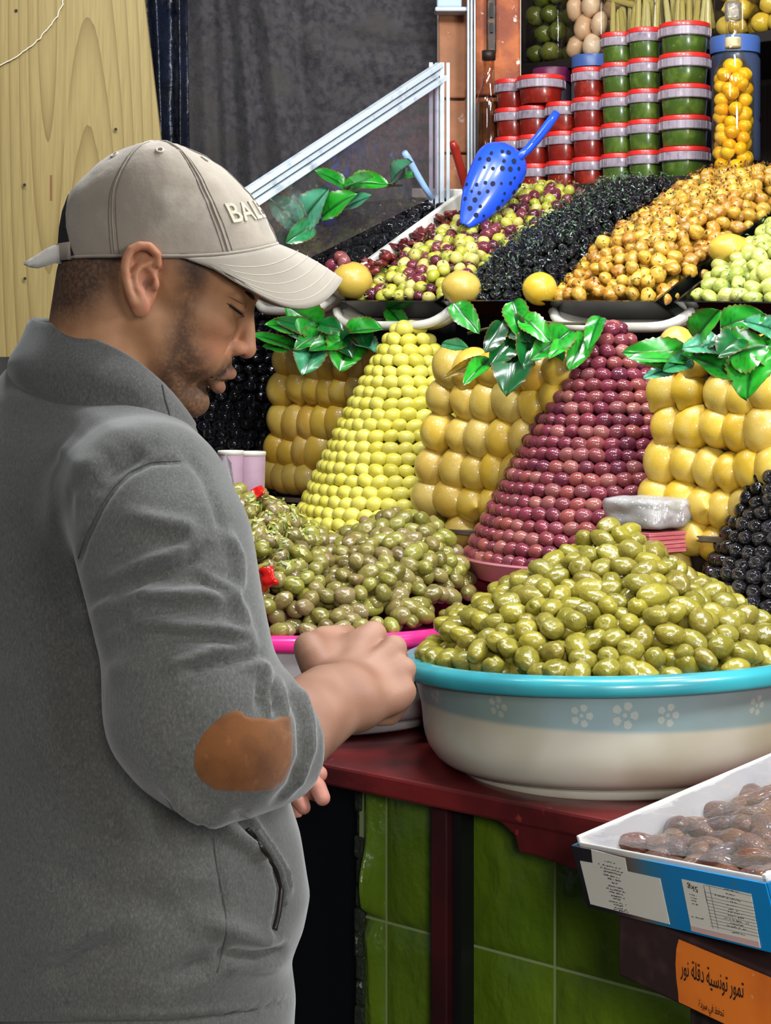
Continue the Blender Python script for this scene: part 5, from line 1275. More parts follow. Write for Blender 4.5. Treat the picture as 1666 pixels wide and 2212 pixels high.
def skin_cols(v, base, alt):
    n = np.array([noise.noise(Vector(tuple(p*38))) for p in v]); a, b = np.array(lin(base)), np.array(lin(alt)); t = np.clip(.4+n*.9, 0, 1)[:, None]; return a*(1-t)+b*t
# hidden trunk that joins head, arms and hands inside the clothes
def trunk():
    G, lo, h = grid((-.52, 1.62, .80), (-.04, 2.24, 1.50), .012)
    C = lambda pts: sd_chain(G, [(W3(*p), r) for p, r in pts])
    d = C([((225, 790, 1.93), .05), ((230, 960, 1.95), .085), ((260, 1300, 1.95), .105), ((290, 1800, 1.95), .115), ((290, 2050, 1.95), .11)])
    d = smin(d, C([((230, 930, 1.93), .05), ((335, 1050, 1.765), .05), ((365, 1300, 1.72), .043), ((470, 1600, 1.685), .038), ((600, 1600, 1.72), .036)]), .03)
    d = smin(d, C([((220, 930, 1.97), .05), ((200, 1020, 2.13), .05), ((330, 1350, 2.18), .043), ((460, 1600, 2.14), .038), ((590, 1655, 2.09), .03)]), .03)
    return surface(d, lo, h)
tv, tf = trunk(); tv = relax(tv, tf, 2)
allv = np.concatenate([hw, fv, gv, tv]); offs = np.cumsum([0, len(hw), len(fv), len(gv)])
allf = np.concatenate([hf+offs[0], ff+offs[1], gf+offs[2], tf+offs[3]])
cols_ = np.concatenate([hcol, skin_cols(fv, '#96705c', '#835c48'), skin_cols(gv, '#b27c6c', '#985f50'), skin_cols(tv, '#a57a66', '#94664f')])
m_skin = mat('skin', '#9c6c4c', .55, .35, attr='skin', bump=(520, .22, .001), bump2=(110, .16, .002), sss=.08)
me = mesh('body', allv, allf, m_skin, True)
at = me.color_attributes.new('skin', 'FLOAT_COLOR', 'POINT'); at.data.foreach_set('color', cols_.astype(np.float32).ravel())
link('body', me, man)

# ---------------------------------------------------------------- sweater
YB = 1.95
RG = [(760, 270, 80, .045), (800, 300, 18, .075), (860, 332, -30, .11), (950, 412, -70, .15), (1060, 485, -95, .182), (1200, 530, -105, .195), (1400, 572, -100, .20), (1600, 592, -92, .20), (1700, 618, -88, .20), (1800, 646, -85, .20), (1930, 668, -85, .20), (2000, 655, -85, .198), (2055, 634, -85, .192), (2080, 628, -85, .19), (2130, 636, -85, .19), (2160, 640, -85, .19), (2230, 636, -80, .185), (2330, 630, -75, .18)]
def sweater():
    G, lo, h = grid((-.475, 1.52, .66), (-.02, 2.33, 1.50), .0045)
    X, Y, Z = G
    py = HOR-FPX*(Z-ZC)/YB
    rows = np.array([r[0] for r in RG], float)
    cx = np.interp(py, rows, [((r[1]+r[2])/2-833)*YB/FPX for r in RG]).astype(np.float32)
    ex = np.interp(py, rows, [(r[1]-r[2])/2*YB/FPX for r in RG]).astype(np.float32)
    rb = np.interp(py, rows, [r[3] for r in RG]).astype(np.float32)
    ra = np.sqrt(np.maximum(ex**2-(rb*.30)**2, .0009))/.95
    Fx, Fy = .95, .31
    a = (X-cx)*Fx+(Y-YB)*Fy; b = (X-cx)*Fy-(Y-YB)*Fx
    k = np.sqrt((a/ra)**2+(b/rb)**2)
    d = ((k-1)*np.minimum(ra, rb)).astype(np.float32)
    C = lambda pts, kk=None: sd_chain(G, [(W3(*p), r) for p, r in pts], kk)
    d = smin(d, C([((195, 905, 1.93), .068), ((305, 1066, 1.785), .080)]), .05)
    d = smin(d, C([((190, 905, 1.98), .066), ((190, 1020, 2.10), .080)]), .05)
    far = C([((200, 1030, 2.12), .08), ((350, 1350, 2.17), .07), ((470, 1580, 2.13), .062), ((560, 1640, 2.10), .05)])
    d = smin(d, far, .03)
    arm = C([((322, 1088, 1.745), .080), ((352, 1180, 1.715), .082), ((388, 1340, 1.69), .079), ((430, 1500, 1.672), .074), ((470, 1610, 1.662), .064)])
    low = C([((400, 1548, 1.665), .070), ((495, 1600, 1.668), .060), ((575, 1598, 1.70), .0605), ((640, 1586, 1.735), .058), ((700, 1566, 1.76), .05)])
    pl_p = W3(586, 1606, 1.705); ax = W3(760, 1515, 1.815)-W3(500, 1640, 1.66); ax /= np.linalg.norm(ax)
    cut = ((X-pl_p[0])*ax[0]+(Y-pl_p[1])*ax[1]+(Z-pl_p[2])*ax[2]).astype(np.float32)
    low = smax(low, cut-np.float32(.012), .012)
    arm = smin(arm, low, .035)
    # inside of the sleeve end is hollow
    arm = smax(arm, -np.maximum(sd_cap(G, W3(575, 1602, 1.69), W3(760, 1512, 1.815), .046, .042), -cut-.022), .006)
    d = smin(d, arm, .012)
    # neck opening
    d = smax(d, -sd_chain(G, [(W3(205, 640, 1.92), .074), (W3(205, 840, 1.92), .068)]), .012)
    v, f = surface(d, lo, h)
    return relax(v, f, 2, .5), f
sv, sf = sweater()
# folds: (points in the picture, width px, height m)  ridges positive, creases negative
c7 = lambda L: [(x/2.38, 900+y/2.38) for x, y in L]
c8 = lambda L: [(x/2.314, 1500+y/2.314) for x, y in L]
FOLDS = [(c7([(690, 515), (850, 545), (950, 560), (1010, 610)]), 16, .006), (c7([(760, 640), (860, 640), (960, 640)]), 16, -.004),
    (c7([(560, 855), (660, 800), (760, 750), (900, 705), (980, 660)]), 13, .008), (c7([(620, 890), (740, 830), (880, 780), (1000, 720), (1060, 690)]), 14, -.009), (c7([(700, 860), (860, 840), (1040, 830), (1180, 880)]), 26, -.006),
    (c7([(690, 925), (780, 912), (900, 912), (1050, 905), (1160, 950)]), 13, .008), (c7([(760, 985), (900, 985), (1060, 985)]), 18, -.005),
    (c7([(700, 1060), (830, 1065), (960, 1082), (1150, 1092), (1280, 1135)]), 11, .008), (c7([(780, 1110), (950, 1125), (1120, 1140), (1240, 1180)]), 13, -.007),
    (c7([(860, 1290), (980, 1250), (1120, 1195), (1290, 1190)]), 12, .008), (c7([(960, 1310), (1100, 1265), (1230, 1240), (1330, 1240)]), 10, -.010), (c7([(1240, 1262), (1330, 1270), (1380, 1345)]), 12, .007),
    (c7([(1165, 600), (1225, 730), (1235, 860), (1200, 930)]), 10, .007), (c7([(1040, 800), (1170, 870), (1240, 990), (1270, 1100)]), 11, .006),
    (c7([(510, 1240), (640, 1150), (760, 1120)]), 22, -.004), (c7([(420, 960), (560, 900), (640, 860)]), 16, -.007), (c7([(430, 1030), (560, 960), (650, 930)]), 18, .005), (c7([(470, 1120), (560, 1060), (700, 1030)]), 16, -.005),
    (c7([(520, 1330), (620, 1290), (760, 1290)]), 20, .004), (c7([(1340, 1350), (1335, 1420), (1325, 1500)]), 7, -.006), (c7([(1370, 1350), (1365, 1440), (1380, 1520)]), 7, .005), (c7([(1405, 1370), (1405, 1450), (1420, 1530)]), 7, -.006), (c7([(1435, 1370), (1450, 1450), (1470, 1540)]), 8, .005),
    (c7([(1500, 1400), (1555, 1560), (1560, 1740), (1500, 1900), (1420, 1990)]), 9, -.005), (c7([(1545, 1390), (1595, 1560), (1600, 1700), (1540, 1870), (1440, 1990)]), 8, .005),
    (c7([(930, 228), (780, 232), (660, 290), (580, 370), (520, 460), (440, 620), (395, 760)]), 6, -.004), (c7([(780, 165), (690, 200), (590, 260), (520, 340)]), 20, -.008), (c7([(560, 200), (470, 280), (420, 380)]), 22, .007), (c7([(440, 120), (370, 190), (310, 300)]), 22, .006), (c7([(340, 180), (300, 280)]), 18, -.004), (c7([(400, 330), (350, 440), (340, 560)]), 16, -.006),
    (c7([(950, 190), (1040, 300), (1110, 480), (1150, 600)]), 9, -.003),
    (c8([(160, 1390), (300, 1375), (430, 1290), (620, 1215)]), 24, -.009), (c8([(200, 1330), (400, 1240), (600, 1160)]), 30, .006), (c8([(850, 480), (960, 560), (1080, 640), (1240, 750), (1330, 850)]), 15, .010), (c8([(780, 560), (900, 690), (960, 800)]), 30, -.006),
    (c8([(1190, 600), (1290, 740), (1375, 860), (1410, 960), (1395, 1090), (1370, 1190)]), 6, -.008), (c8([(1240, 600), (1340, 750), (1420, 880), (1445, 980)]), 6, .006), (c8([(1010, 560), (1060, 680), (1088, 880), (1128, 1080), (1130, 1200), (1085, 1400)]), 3.5, -.004),
    (c8([(900, 960), (1000, 900), (1080, 880)]), 30, .007), (c8([(1000, 1120), (1130, 1160), (1300, 1230), (1420, 1230)]), 22, .008), (c8([(1130, 1300), (1260, 1310), (1380, 1300), (1460, 1270)]), 12, -.012), (c8([(1100, 1360), (1200, 1340), (1330, 1340), (1460, 1360)]), 16, .006),
    (c8([(860, 1440), (960, 1370), (1080, 1330)]), 18, -.007), (c8([(300, 1635), (820, 1628), (1100, 1600), (1300, 1570), (1460, 1530)]), 4, -.006), (c8([(300, 1612), (820, 1606), (1100, 1578), (1300, 1550), (1460, 1510)]), 6, .003),
    ([(0, 842), (120, 880), (240, 930), (330, 960)], 30, .003), ([(200, 930), (140, 1050), (110, 1200)], 40, .004), ([(80, 1250), (150, 1400), (240, 1560)], 34, -.004), ([(20, 1500), (160, 1700), (330, 1850)], 50, .005), ([(60, 1850), (240, 1940), (420, 1960)], 44, -.004)]
def sculpt(v, f):
    n = vnormals(v, f); u, w = to_px(v); view = v-np.array(CAM); view /= np.linalg.norm(view, axis=1)[:, None]
    face = np.clip(-(n*view).sum(1)*2.2, 0, 1)
    disp = np.zeros(len(v))
    for pts, wd, am in FOLDS:
        bx = [p[0] for p in pts]; by = [p[1] for p in pts]; m = wd*3
        idx = np.where((u > min(bx)-m) & (u < max(bx)+m) & (w > min(by)-m) & (w < max(by)+m) & (face > 0))[0]
        if not len(idx): continue
        d = poly_dist(u[idx], w[idx], pts)
        # fade at the ends
        de = np.minimum(np.hypot(u[idx]-pts[0][0], w[idx]-pts[0][1]), np.hypot(u[idx]-pts[-1][0], w[idx]-pts[-1][1]))
        disp[idx] += 1.35*am*np.exp(-(d/wd)**2)*np.clip(.25+de/(wd*2.5), 0, 1)
    soft = np.array([noise.noise(Vector((p[0]*16, p[1]*16, p[2]*11))) for p in v])*.0022
    return relax(v+n*((disp*face+soft)[:, None]), f, 1, .5)
sv = sculpt(sv, sf)
m_sweat = mat('grey_marl_jersey', '#4f4f4c', .92, .15, noise_col=[(520, '#5f5f5b', .46, .70, 3, (1, 1, .5)), (380, '#434442', .52, .74, 3, (1, 1, .45)), (1400, '#75746f', .60, .78, 2)], bump=(900, .35, .0006), sheen=.35)
swo = link('sweater', mesh('sweater', sv, sf, m_sweat, True), man)
s_bvh = BVHTree.FromPolygons(sv.tolist(), sf.tolist())
def on_surface(bvh, px, py, lift=0.0):
    d = (P(px, py, 1)-CAM).normalized(); h = bvh.ray_cast(CAM, d)
    if h[0] is None: return None
    nr = h[1] if h[1].dot(d) < 0 else -h[1]
    return h[0]+nr*lift
# suede elbow patch
ptc = [(462, 1563), (480, 1546), (505, 1535), (520, 1536), (528, 1546), (545, 1551), (570, 1551), (592, 1556), (606, 1548), (628, 1549), (633, 1600), (631, 1650), (615, 1688), (590, 1706), (545, 1711), (500, 1710), (462, 1706), (432, 1684), (419, 1655), (423, 1615), (440, 1584)]
cxp, cyp = 527, 1628; NR = 16; ring = []
for i in range(len(ptc)):
    (x0, y0), (x1, y1) = ptc[i], ptc[(i+1) % len(ptc)]
    for k in range(3): ring.append((x0+(x1-x0)*k/3, y0+(y1-y0)*k/3))
vs = []; ok = True
for j in range(NR+1):
    f = j/NR
    for (x, y) in ring:
        p = on_surface(s_bvh, cxp+(x-cxp)*f, cyp+(y-cyp)*f, .0016*(1 if j < NR else .2)); vs.append(p if p is not None else P(cxp+(x-cxp)*f, cyp+(y-cyp)*f, 1.68))
m_ = len(ring); fs = [(j*m_+i, j*m_+(i+1) % m_, (j+1)*m_+(i+1) % m_, (j+1)*m_+i) for j in range(NR) for i in range(m_)]
me = mesh('elbow_patch', vs, fs, mat('tan_suede', '#6e431f', .78, .2, noise_col=[(28, '#553214', .42, .68), (60, '#8a5c30', .6, .85)], bump=(500, .3, .0008), sheen=.3), True)
o = link('elbow_patch', me, swo); o.location = Vector((0, 0, 0)); me.transform(Matrix.Identity(4))
# pocket zip, seams and hem stitching follow the cloth
def seam(name, pts, r, m, par, lift=.0004, step=5, bvh=None):
    out = []
    for (x0, y0), (x1, y1) in zip(pts[:-1], pts[1:]):
        n = max(1, int(math.hypot(x1-x0, y1-y0)/step))
        for k in range(n):
            p = on_surface(bvh or s_bvh, x0+(x1-x0)*k/n, y0+(y1-y0)*k/n, lift)
            if p is not None and (not out or (p-out[-1]).length < .03): out.append(p)
    if len(out) > 2:
        # smooth
        for _ in range(2): out = [out[0]]+[(out[i-1]+out[i]*2+out[i+1])/4 for i in range(1, len(out)-1)]+[out[-1]]
        mb = MB(); mb.tube(out, r, 6); return mb.build(name, m, par, True)
m_seam = mat('dark_seam', '#444443', .9); m_zip = mat('pocket_zip', '#2a2624', .4, .5, metal=.4)
seam('pocket_zip', c8([(1238, 668), (1290, 740), (1375, 860), (1410, 960), (1395, 1090), (1370, 1190)]), .0028, m_zip, swo)
o = seam('pocket_piping', c8([(1285, 680), (1330, 745), (1405, 870), (1432, 985), (1420, 1060)]), .0035, m_sweat, swo, .001)
seam('seam', c8([(1068, 720), (1088, 880), (1128, 1080), (1130, 1200), (1085, 1400)]), .0007, m_seam, swo)
seam('seam', c8([(0, 1640), (300, 1636), (820, 1629), (1100, 1601), (1300, 1571)]), .0008, m_seam, swo)
seam('seam', c7([(930, 228), (780, 232), (660, 290), (580, 370), (520, 460), (440, 620), (400, 740)]), .0005, m_seam, swo)
# collar: standing rib collar open at the front
top = [(402, 868, 1.975), (330, 770, 2.02), (240, 720, 2.03), (150, 695, 2.01), (85, 686, 1.965), (72, 690, 1.92), (88, 694, 1.872), (130, 702, 1.842), (200, 729, 1.822), (270, 764, 1.812), (325, 806, 1.812), (364, 846, 1.815), (392, 882, 1.825), (410, 912, 1.835)]
bot = [(380, 960, 1.99), (300, 900, 2.06), (220, 860, 2.08), (120, 850, 2.05), (60, 850, 1.99), (36, 852, 1.93), (50, 862, 1.86), (110, 884, 1.815), (190, 912, 1.79), (270, 930, 1.782), (330, 948, 1.775), (365, 962, 1.775), (392, 968, 1.785), (408, 948, 1.81)]
def catmull(pts, n):
    pts = [Vector(p) for p in pts]; out = []
    for i in range(len(pts)-1):
        p0, p1, p2, p3 = pts[max(i-1, 0)], pts[i], pts[i+1], pts[min(i+2, len(pts)-1)]
        for k in range(n):
            t = k/n; out.append(.5*((2*p1)+(p2-p0)*t+(2*p0-5*p1+4*p2-p3)*t*t+(3*p1-p0-3*p2+p3)*t**3))
    return out+[pts[-1]]
tp = catmull([P(*p) for p in top], 8); bt = catmull([P(*p) for p in bot], 8); vs = []; fs = []; nb = 12
cen = P(205, 800, 1.92)
for i, (a, b) in enumerate(zip(tp, bt)):
    for j in range(nb+1):
        f = j/nb; p = a.lerp(b, f); out_ = Vector((p.x-cen.x, p.y-cen.y, 0)).normalized()
        vs.append(p+out_*(.010*math.sin(math.pi*f)+.004*math.sin(f*7+i*.08)*math.sin(math.pi*f)-(.006 if f > .9 else 0)))
for i in range(len(tp)-1):
    for j in range(nb): fs.append((i*(nb+1)+j, i*(nb+1)+j+1, (i+1)*(nb+1)+j+1, (i+1)*(nb+1)+j))
me = mesh('collar', vs, fs, m_sweat, True); o = link('collar', me, swo); s = o.modifiers.new('t', 'SOLIDIFY'); s.thickness = .0075; s.offset = 0
b = o.modifiers.new('b', 'SUBSURF'); b.levels = b.render_levels = 1
mb = MB(); mb.tube([v+Vector((0, -.003, -.006)) for v in tp[45:]], .0011, 6); mb.build('collar_stitch', mat('light_stitch', '#7d7d7b', .9), swo, True)
c_bvh = BVHTree.FromPolygons([tuple(v) for v in vs], fs)
seam('collar_fold', [(345, 838), (352, 862), (362, 890), (366, 925)], .0009, m_seam, swo, .0040, 4, c_bvh)
# eyelashes and brow hairs lie on the face
h_bvh = BVHTree.FromPolygons(hw.tolist(), hf.tolist())
m_hair = mat('dark_hair', '#20150f', .8, .2)
def hairline(name, pts, rad):
    out = [on_surface(h_bvh, x, y, .0002) for x, y in pts]; ok = [(p, r) for p, r in zip(out, rad) if p is not None]
    if len(ok) > 2: mb = MB(); mb.tube([p for p, _ in ok], [r for _, r in ok], 6); mb.build(name, m_hair, man, True)
hairline('eyelashes', [(490, 655), (497, 660), (505, 666), (513, 672), (521, 678), (528, 684)], [.0003, .0007, .0010, .0011, .0009, .0003])
m_hair = mat('lid_crease', '#5b3c2a', .8)
hairline('eyelid_crease', [(492, 640), (502, 644), (513, 650), (524, 657), (532, 664)], [.0001, .0003, .0004, .0004, .0001])
m_hair = MATS['dark_hair']
hairline('eyebrow', [(530, 630), (538, 635), (545, 641), (550, 647)], [.0008, .0018, .0022, .0008])
# trousers and shoes below the frame carry him to the floor
def legs():
    G, lo, h = grid((-.46, 1.66, .0), (-.02, 2.26, .90), .014)
    d = None
    for sy in (1.87, 2.04):
        e = sd_chain(G, [((-.25, sy, .66), .10), ((-.24, sy-.01, .45), .085), ((-.25, sy, .08), .07)]); d = e if d is None else smin(d, e, .05)
    d = smin(d, sd_cap(G, (-.27, 1.90, .74), (-.27, 2.01, .74), .10), .06)
    return surface(d, lo, h)
lv, lf = legs(); link('trousers', mesh('trousers', relax(lv, lf, 2), lf, mat('dark_trousers', '#15171c', .9, .2), True), man)
for sy in (1.85, 2.06):
    bm_ = bmesh.new(); bmesh.ops.create_uvsphere(bm_, u_segments=20, v_segments=12, radius=1)
    for v in bm_.verts: v.co = Vector((-.20+v.co.x*.14, sy+v.co.y*.048, max(.0, .04+v.co.z*.05*(1.1-.4*v.co.x))))
    me = bpy.data.meshes.new('shoe'); bm_.to_mesh(me); bm_.free(); me.materials.append(mat('black_shoe', '#0c0c0e', .5)); link('shoe', me, man)

# ---------------------------------------------------------------- cap
m_cap = mat('beige_twill', '#988d7e', .85, .2, noise_col=[(9, '#887d70', .42, .7), (30, '#a2988a', .55, .75)], bump=(700, .3, .0006), bump2=(16, .55, .008), sheen=.3)
m_capd = mat('cap_dark', '#1b1a1c', .9)
CC = (352, 548)
FR_ = [(0, 246, -20), (0, 0, 0)]
# outline of the crown in the picture, as radius over angle (0 = front, 180 = back)
outl = [(599, 529), (586, 497), (560, 452), (522, 405), (478, 364), (432, 335), (385, 318), (340, 312), (300, 316), (262, 328), (222, 352), (188, 382), (155, 420), (139, 462), (132, 510), (131, 566)]
oa = np.array([math.atan2(CC[1]-y, x-CC[0]) for x, y in outl]); orr = np.array([math.hypot(x-CC[0], y-CC[1]) for x, y in outl])
oa[-1] = math.pi+ .08 if oa[-1] < 0 else oa[-1]
aF, aB = oa[0], oa[-1]; TOPA = math.radians(93)
def crown(f, ph, inset=0.0, side=163):
    """f 0 rim .. 1 top, ph azimuth (0 front, pi/2 towards the viewer)"""
    cf = math.cos(ph); a1 = aF+(TOPA-aF)*f; a2 = aB+(TOPA-aB)*f
    r1 = np.interp(a1, oa, orr)-inset; r2 = np.interp(a2, oa, orr)-inset
    uf, vf = CC[0]+r1*math.cos(a1), CC[1]-r1*math.sin(a1); ub, vb = CC[0]+r2*math.cos(a2), CC[1]-r2*math.sin(a2)
    t = (1+cf)/2; u = ub+(uf-ub)*t; lw = (side-inset)*math.sqrt(max(0, 1-f**2.3))
    vline = vb+(vf-vb)*t; s2 = math.sin(ph)**2
    vside = 562+(312-562)*math.sin(f*math.pi/2)
    v = vline+(vside-vline)*s2*(.9 if f < 1 else 0)
    return (u, v, -lw*math.sin(ph))
NF, NP = 26, 72; vs = []; fs = []
for i in range(NF+1):
    for j in range(NP):
        u, v, w = crown(i/NF, 2*math.pi*j/NP); 
        k = 1+.012*noise.noise(Vector((u/40, v/40, w/40)))+.008*noise.noise(Vector((u/14, v/22, w/14)))
        vs.append((CC[0]+(u-CC[0])*k, CC[1]+(v-CC[1])*k, w*k))
for i in range(NF):
    for j in range(NP): fs.append((i*NP+j, i*NP+(j+1) % NP, (i+1)*NP+(j+1) % NP, (i+1)*NP+j))
cv = H2W(np.array(vs)); fs = [q[::-1] for q in fs] if Vector(np.cross(cv[fs[300][1]]-cv[fs[300][0]], cv[fs[300][2]]-cv[fs[300][0]])).dot(Vector(cv[fs[300][0]])-Vector(H2W(np.array((CC[0], CC[1], 0))))) < 0 else fs

cap_o = link('cap', mesh('cap', cv, fs, m_cap, True), man); s = cap_o.modifiers.new('t', 'SOLIDIFY'); s.thickness = .002; s.offset = -1
cap_bvh = BVHTree.FromPolygons(cv.tolist(), fs)
# brim
vs = []; fs = []; nu_, nv_ = 40, 14
for i in range(nu_+1):
    q = -1+2*i/nu_; ph = q*math.radians(84); I = crown(0.0, -ph, -1.5)
    ps = q*math.pi/2
    fo = 436+(738-436)*max(0, math.cos(ps))**.80; wo = 158*math.sin(ps)
    base = 566+(602-566)*(fo-436)/302
    vo = base+185*math.sin(ps)**2*max(0, math.cos(ps))**.9
    for j in range(nv_+1):
        g = j/nv_; u = I[0]+(fo-I[0])*g; w = I[2]+(wo-I[2])*g; v = I[1]+(vo-I[1])*g-math.sin(math.pi*g)*7*math.cos(ps)
        vs.append((u, v, w))
for i in range(nu_):
    for j in range(nv_): fs.append((i*(nv_+1)+j, i*(nv_+1)+j+1, (i+1)*(nv_+1)+j+1, (i+1)*(nv_+1)+j))
bv = H2W(np.array(vs)); bo = link('brim', mesh('brim', bv, fs, mat('beige_brim', '#978e80', .85, .2, noise_col=[(14, '#8a8174', .42, .7)], bump=(700, .3, .0006), sheen=.3), True), cap_o); s = bo.modifiers.new('t', 'SOLIDIFY'); s.thickness = .0035; s.offset = 0
b_bvh = BVHTree.FromPolygons(bv.tolist(), fs)
upb = Vector((0, -.3, 1)).normalized()
m_th = mat('cap_thread', '#bdb6a6', .9); m_thd = mat('cap_seam', '#6f685e', .9)
for g in (.30, .46, .62, .78, .90):       # rows of stitching on the brim
    j = g*nv_; j0 = int(j); pts = []
    for i in range(3, nu_-2):
        p = Vector(bv[i*(nv_+1)+j0]).lerp(Vector(bv[i*(nv_+1)+j0+1]), j-j0); pts.append(p+Vector((0, -.0010, .0024)))
    mb = MB(); mb.tube(pts, .00042, 5); mb.build('stitching', m_th, bo, True)
def on_cap(f, ph, lift):
    c = Vector(H2W(np.array(crown(f, ph)))); q = cap_bvh.find_nearest(c); nr = q[1]; ctr = Vector(H2W(np.array((CC[0], CC[1]-20, 0))))
    if nr.dot(q[0]-ctr) < 0: nr = -nr
    return q[0]+nr*lift
def cap_curve(name, pts, r, m, inset=-1.6):
    mb = MB(); mb.tube([on_cap(f, ph, r*.35) for f, ph in pts], r, 6); return mb.build(name, m, cap_o, True)
for ph0 in (math.radians(58), math.radians(118), math.radians(-58), math.radians(-118), 0.0):
    cap_curve('panel_seam', [(f/20, ph0) for f in range(20)], .0012, m_cap if ph0 else m_thd)
for ph0 in (math.radians(55.5), math.radians(61), math.radians(116), math.radians(120.5)):
    cap_curve('seam_stitch', [(f/20, ph0) for f in range(20)], .0005, m_thd)
cap_curve('sweat_band_edge', [(0.012, math.radians(a)) for a in range(-150, 151, 5)], .0016, m_cap)
cap_curve('brim_seam', [(.02, math.radians(a)) for a in range(-84, 85, 4)], .0008, m_thd)
for f, ph0 in ((.72, 1.50), (.70, 2.55), (.66, .52)):
    c = on_cap(f, ph0, .0008); h = cap_bvh.find_nearest(c); nr = h[1]
    if nr.dot(CAM-c) < 0: nr = -nr
    a = nr.orthogonal().normalized(); b2_ = nr.cross(a)
    mb = MB(); mb.tube([c+(a*math.cos(t*.524)+b2_*math.sin(t*.524))*.0034 for t in range(12)], .0011, 6, True); mb.build('eyelet', m_th, cap_o, True)
mb = MB(); c = Vector(H2W(np.array((338, 313, 0)))); e3 = -Vector(EV); 
for k in range(7):
    pass
bm_ = bmesh.new(); bmesh.ops.create_uvsphere(bm_, u_segments=18, v_segments=10, radius=1)
M = Matrix((Vector(EU)*.0085, Vector(EW)*.0085, e3*.0035)).transposed().to_4x4(); M.translation = c
me = bpy.data.meshes.new('button'); bm_.to_mesh(me); bm_.free(); me.transform(M); me.materials.append(m_cap); me.polygons.foreach_set('use_smooth', [True]*len(me.polygons)); link('button', me, cap_o)
# opening at the back with its strap
vs = []; fs = []
for i in range(13):
    ph = math.pi+math.radians(-34+68*i/12); hgt = .40*math.cos((i-6)/6*math.pi/2)
    for j in range(5): vs.append(crown(hgt*j/4+.002, ph, -2.2))
for i in range(12):
    for j in range(4): fs.append((i*5+j, i*5+j+1, (i+1)*5+j+1, (i+1)*5+j))
link('back_opening', mesh('back_opening', H2W(np.array(vs)), fs, m_capd, True), cap_o)
vs = []; fs = []
for i in range(17):
    ph = math.pi+math.radians(-30+60*i/16)
    for j in range(3): u, v, w = crown(.0+.10*j/2, ph, -5); vs.append((u, v, w))
for i in range(16):
    for j in range(2): fs.append((i*3+j, i*3+j+1, (i+1)*3+j+1, (i+1)*3+j))
o = link('strap', mesh('strap', H2W(np.array(vs)), fs, m_cap, True), cap_o); s = o.modifiers.new('t', 'SOLIDIFY'); s.thickness = .002
st_ = [(136, 534, 572, -40), (122, 533, 571, -52), (106, 541, 577, -58), (90, 553, 582, -60), (74, 564, 579, -60), (62, 571, 573, -60)]
vs = []; 
for u, v0, v1, w in st_: vs += [(u, v0, w), (u, (v0+v1)/2, w-2), (u, v1, w)]
fs = [(i*3+j, i*3+j+1, (i+1)*3+j+1, (i+1)*3+j) for i in range(5) for j in range(2)]
o = link('strap_end', mesh('strap_end', H2W(np.array(vs)), fs, mat('pale_strap', '#c9c3ba', .85, .2, bump=(300, .4, .001)), True), cap_o); s = o.modifiers.new('t', 'SOLIDIFY'); s.thickness = .0022
# embroidered letters on the front panel
def letters_on_cap(txt, ph_a, ph_b, f0, f1):
    cu = bpy.data.curves.new('txt', 'FONT'); cu.body = txt; cu.size = 1; cu.space_character = 1.05; cu.extrude = .02; cu.offset = .012
    t = bpy.data.objects.new('txt', cu); COL.objects.link(t); dg = bpy.context.evaluated_depsgraph_get(); me = bpy.data.meshes.new_from_object(t.evaluated_get(dg)); bpy.data.objects.remove(t)
    bm_ = bmesh.new(); bm_.from_mesh(me); bmesh.ops.triangulate(bm_, faces=bm_.faces[:]); bmesh.ops.subdivide_edges(bm_, edges=[e for e in bm_.edges if e.calc_length() > .12], cuts=2); bm_.to_mesh(me); bm_.free()
    co = np.empty(len(me.vertices)*3); me.vertices.foreach_get('co', co); co = co.reshape(-1, 3); w = co[:, 0].max()
    out = [on_cap(f0+(f1-f0)*p[1]/.72, ph_a+(ph_b-ph_a)*p[0]/w, .0016 if p[2] > 0 else -.0006) for p in co]
    for v, p in zip(me.vertices, out): v.co = p
    me.materials.append(mat('cream_thread', '#b9b29c', .7, .3, bump=(500, .5, .001))); return link('lettering', me, cap_o)
letters_on_cap('BALE', math.radians(50), math.radians(8), .175, .295)

# ================================================================== DATE BOXES IN FRONT
KB = .907      # real size: the back of the box rests over the counter edge
A_ = P(1237, 1826, 2.04*KB); B_ = P(1656, 1908, 1.75*KB); C_ = P(1692, 1636, 2.18*KB)
bu = (B_-A_); LU = bu.length; bu.normalize(); bv_ = (C_-A_); bv_ = (bv_-bu*bv_.dot(bu)).normalized(); bw = bu.cross(bv_).normalized()
if bw.z < 0: bw = -bw
LV, HB = .38, .0635
def bp(a, b, c): return A_+bu*a+bv_*b+bw*c
def plane_px(px, py, o, n, lift=0.0):
    d = (P(px, py, 1)-CAM); t = (o-CAM).dot(n)/d.dot(n); return CAM+d*t+n*lift
q5 = lambda L: [(1180+x/3.428, 1600+y/3.428) for x, y in L]
db = thing('date_box', bp(LU/2, LV/2, -HB), 'open blue and black carton of brown dates under clear film', 'carton')
m_card = mat('grey_board_inside', '#8a8378', .8); m_lin = mat('white_liner', '#c8c6c2', .3, .5, coat=.3, noise_col=[(16, '#aeb0b4', .5, .7)])
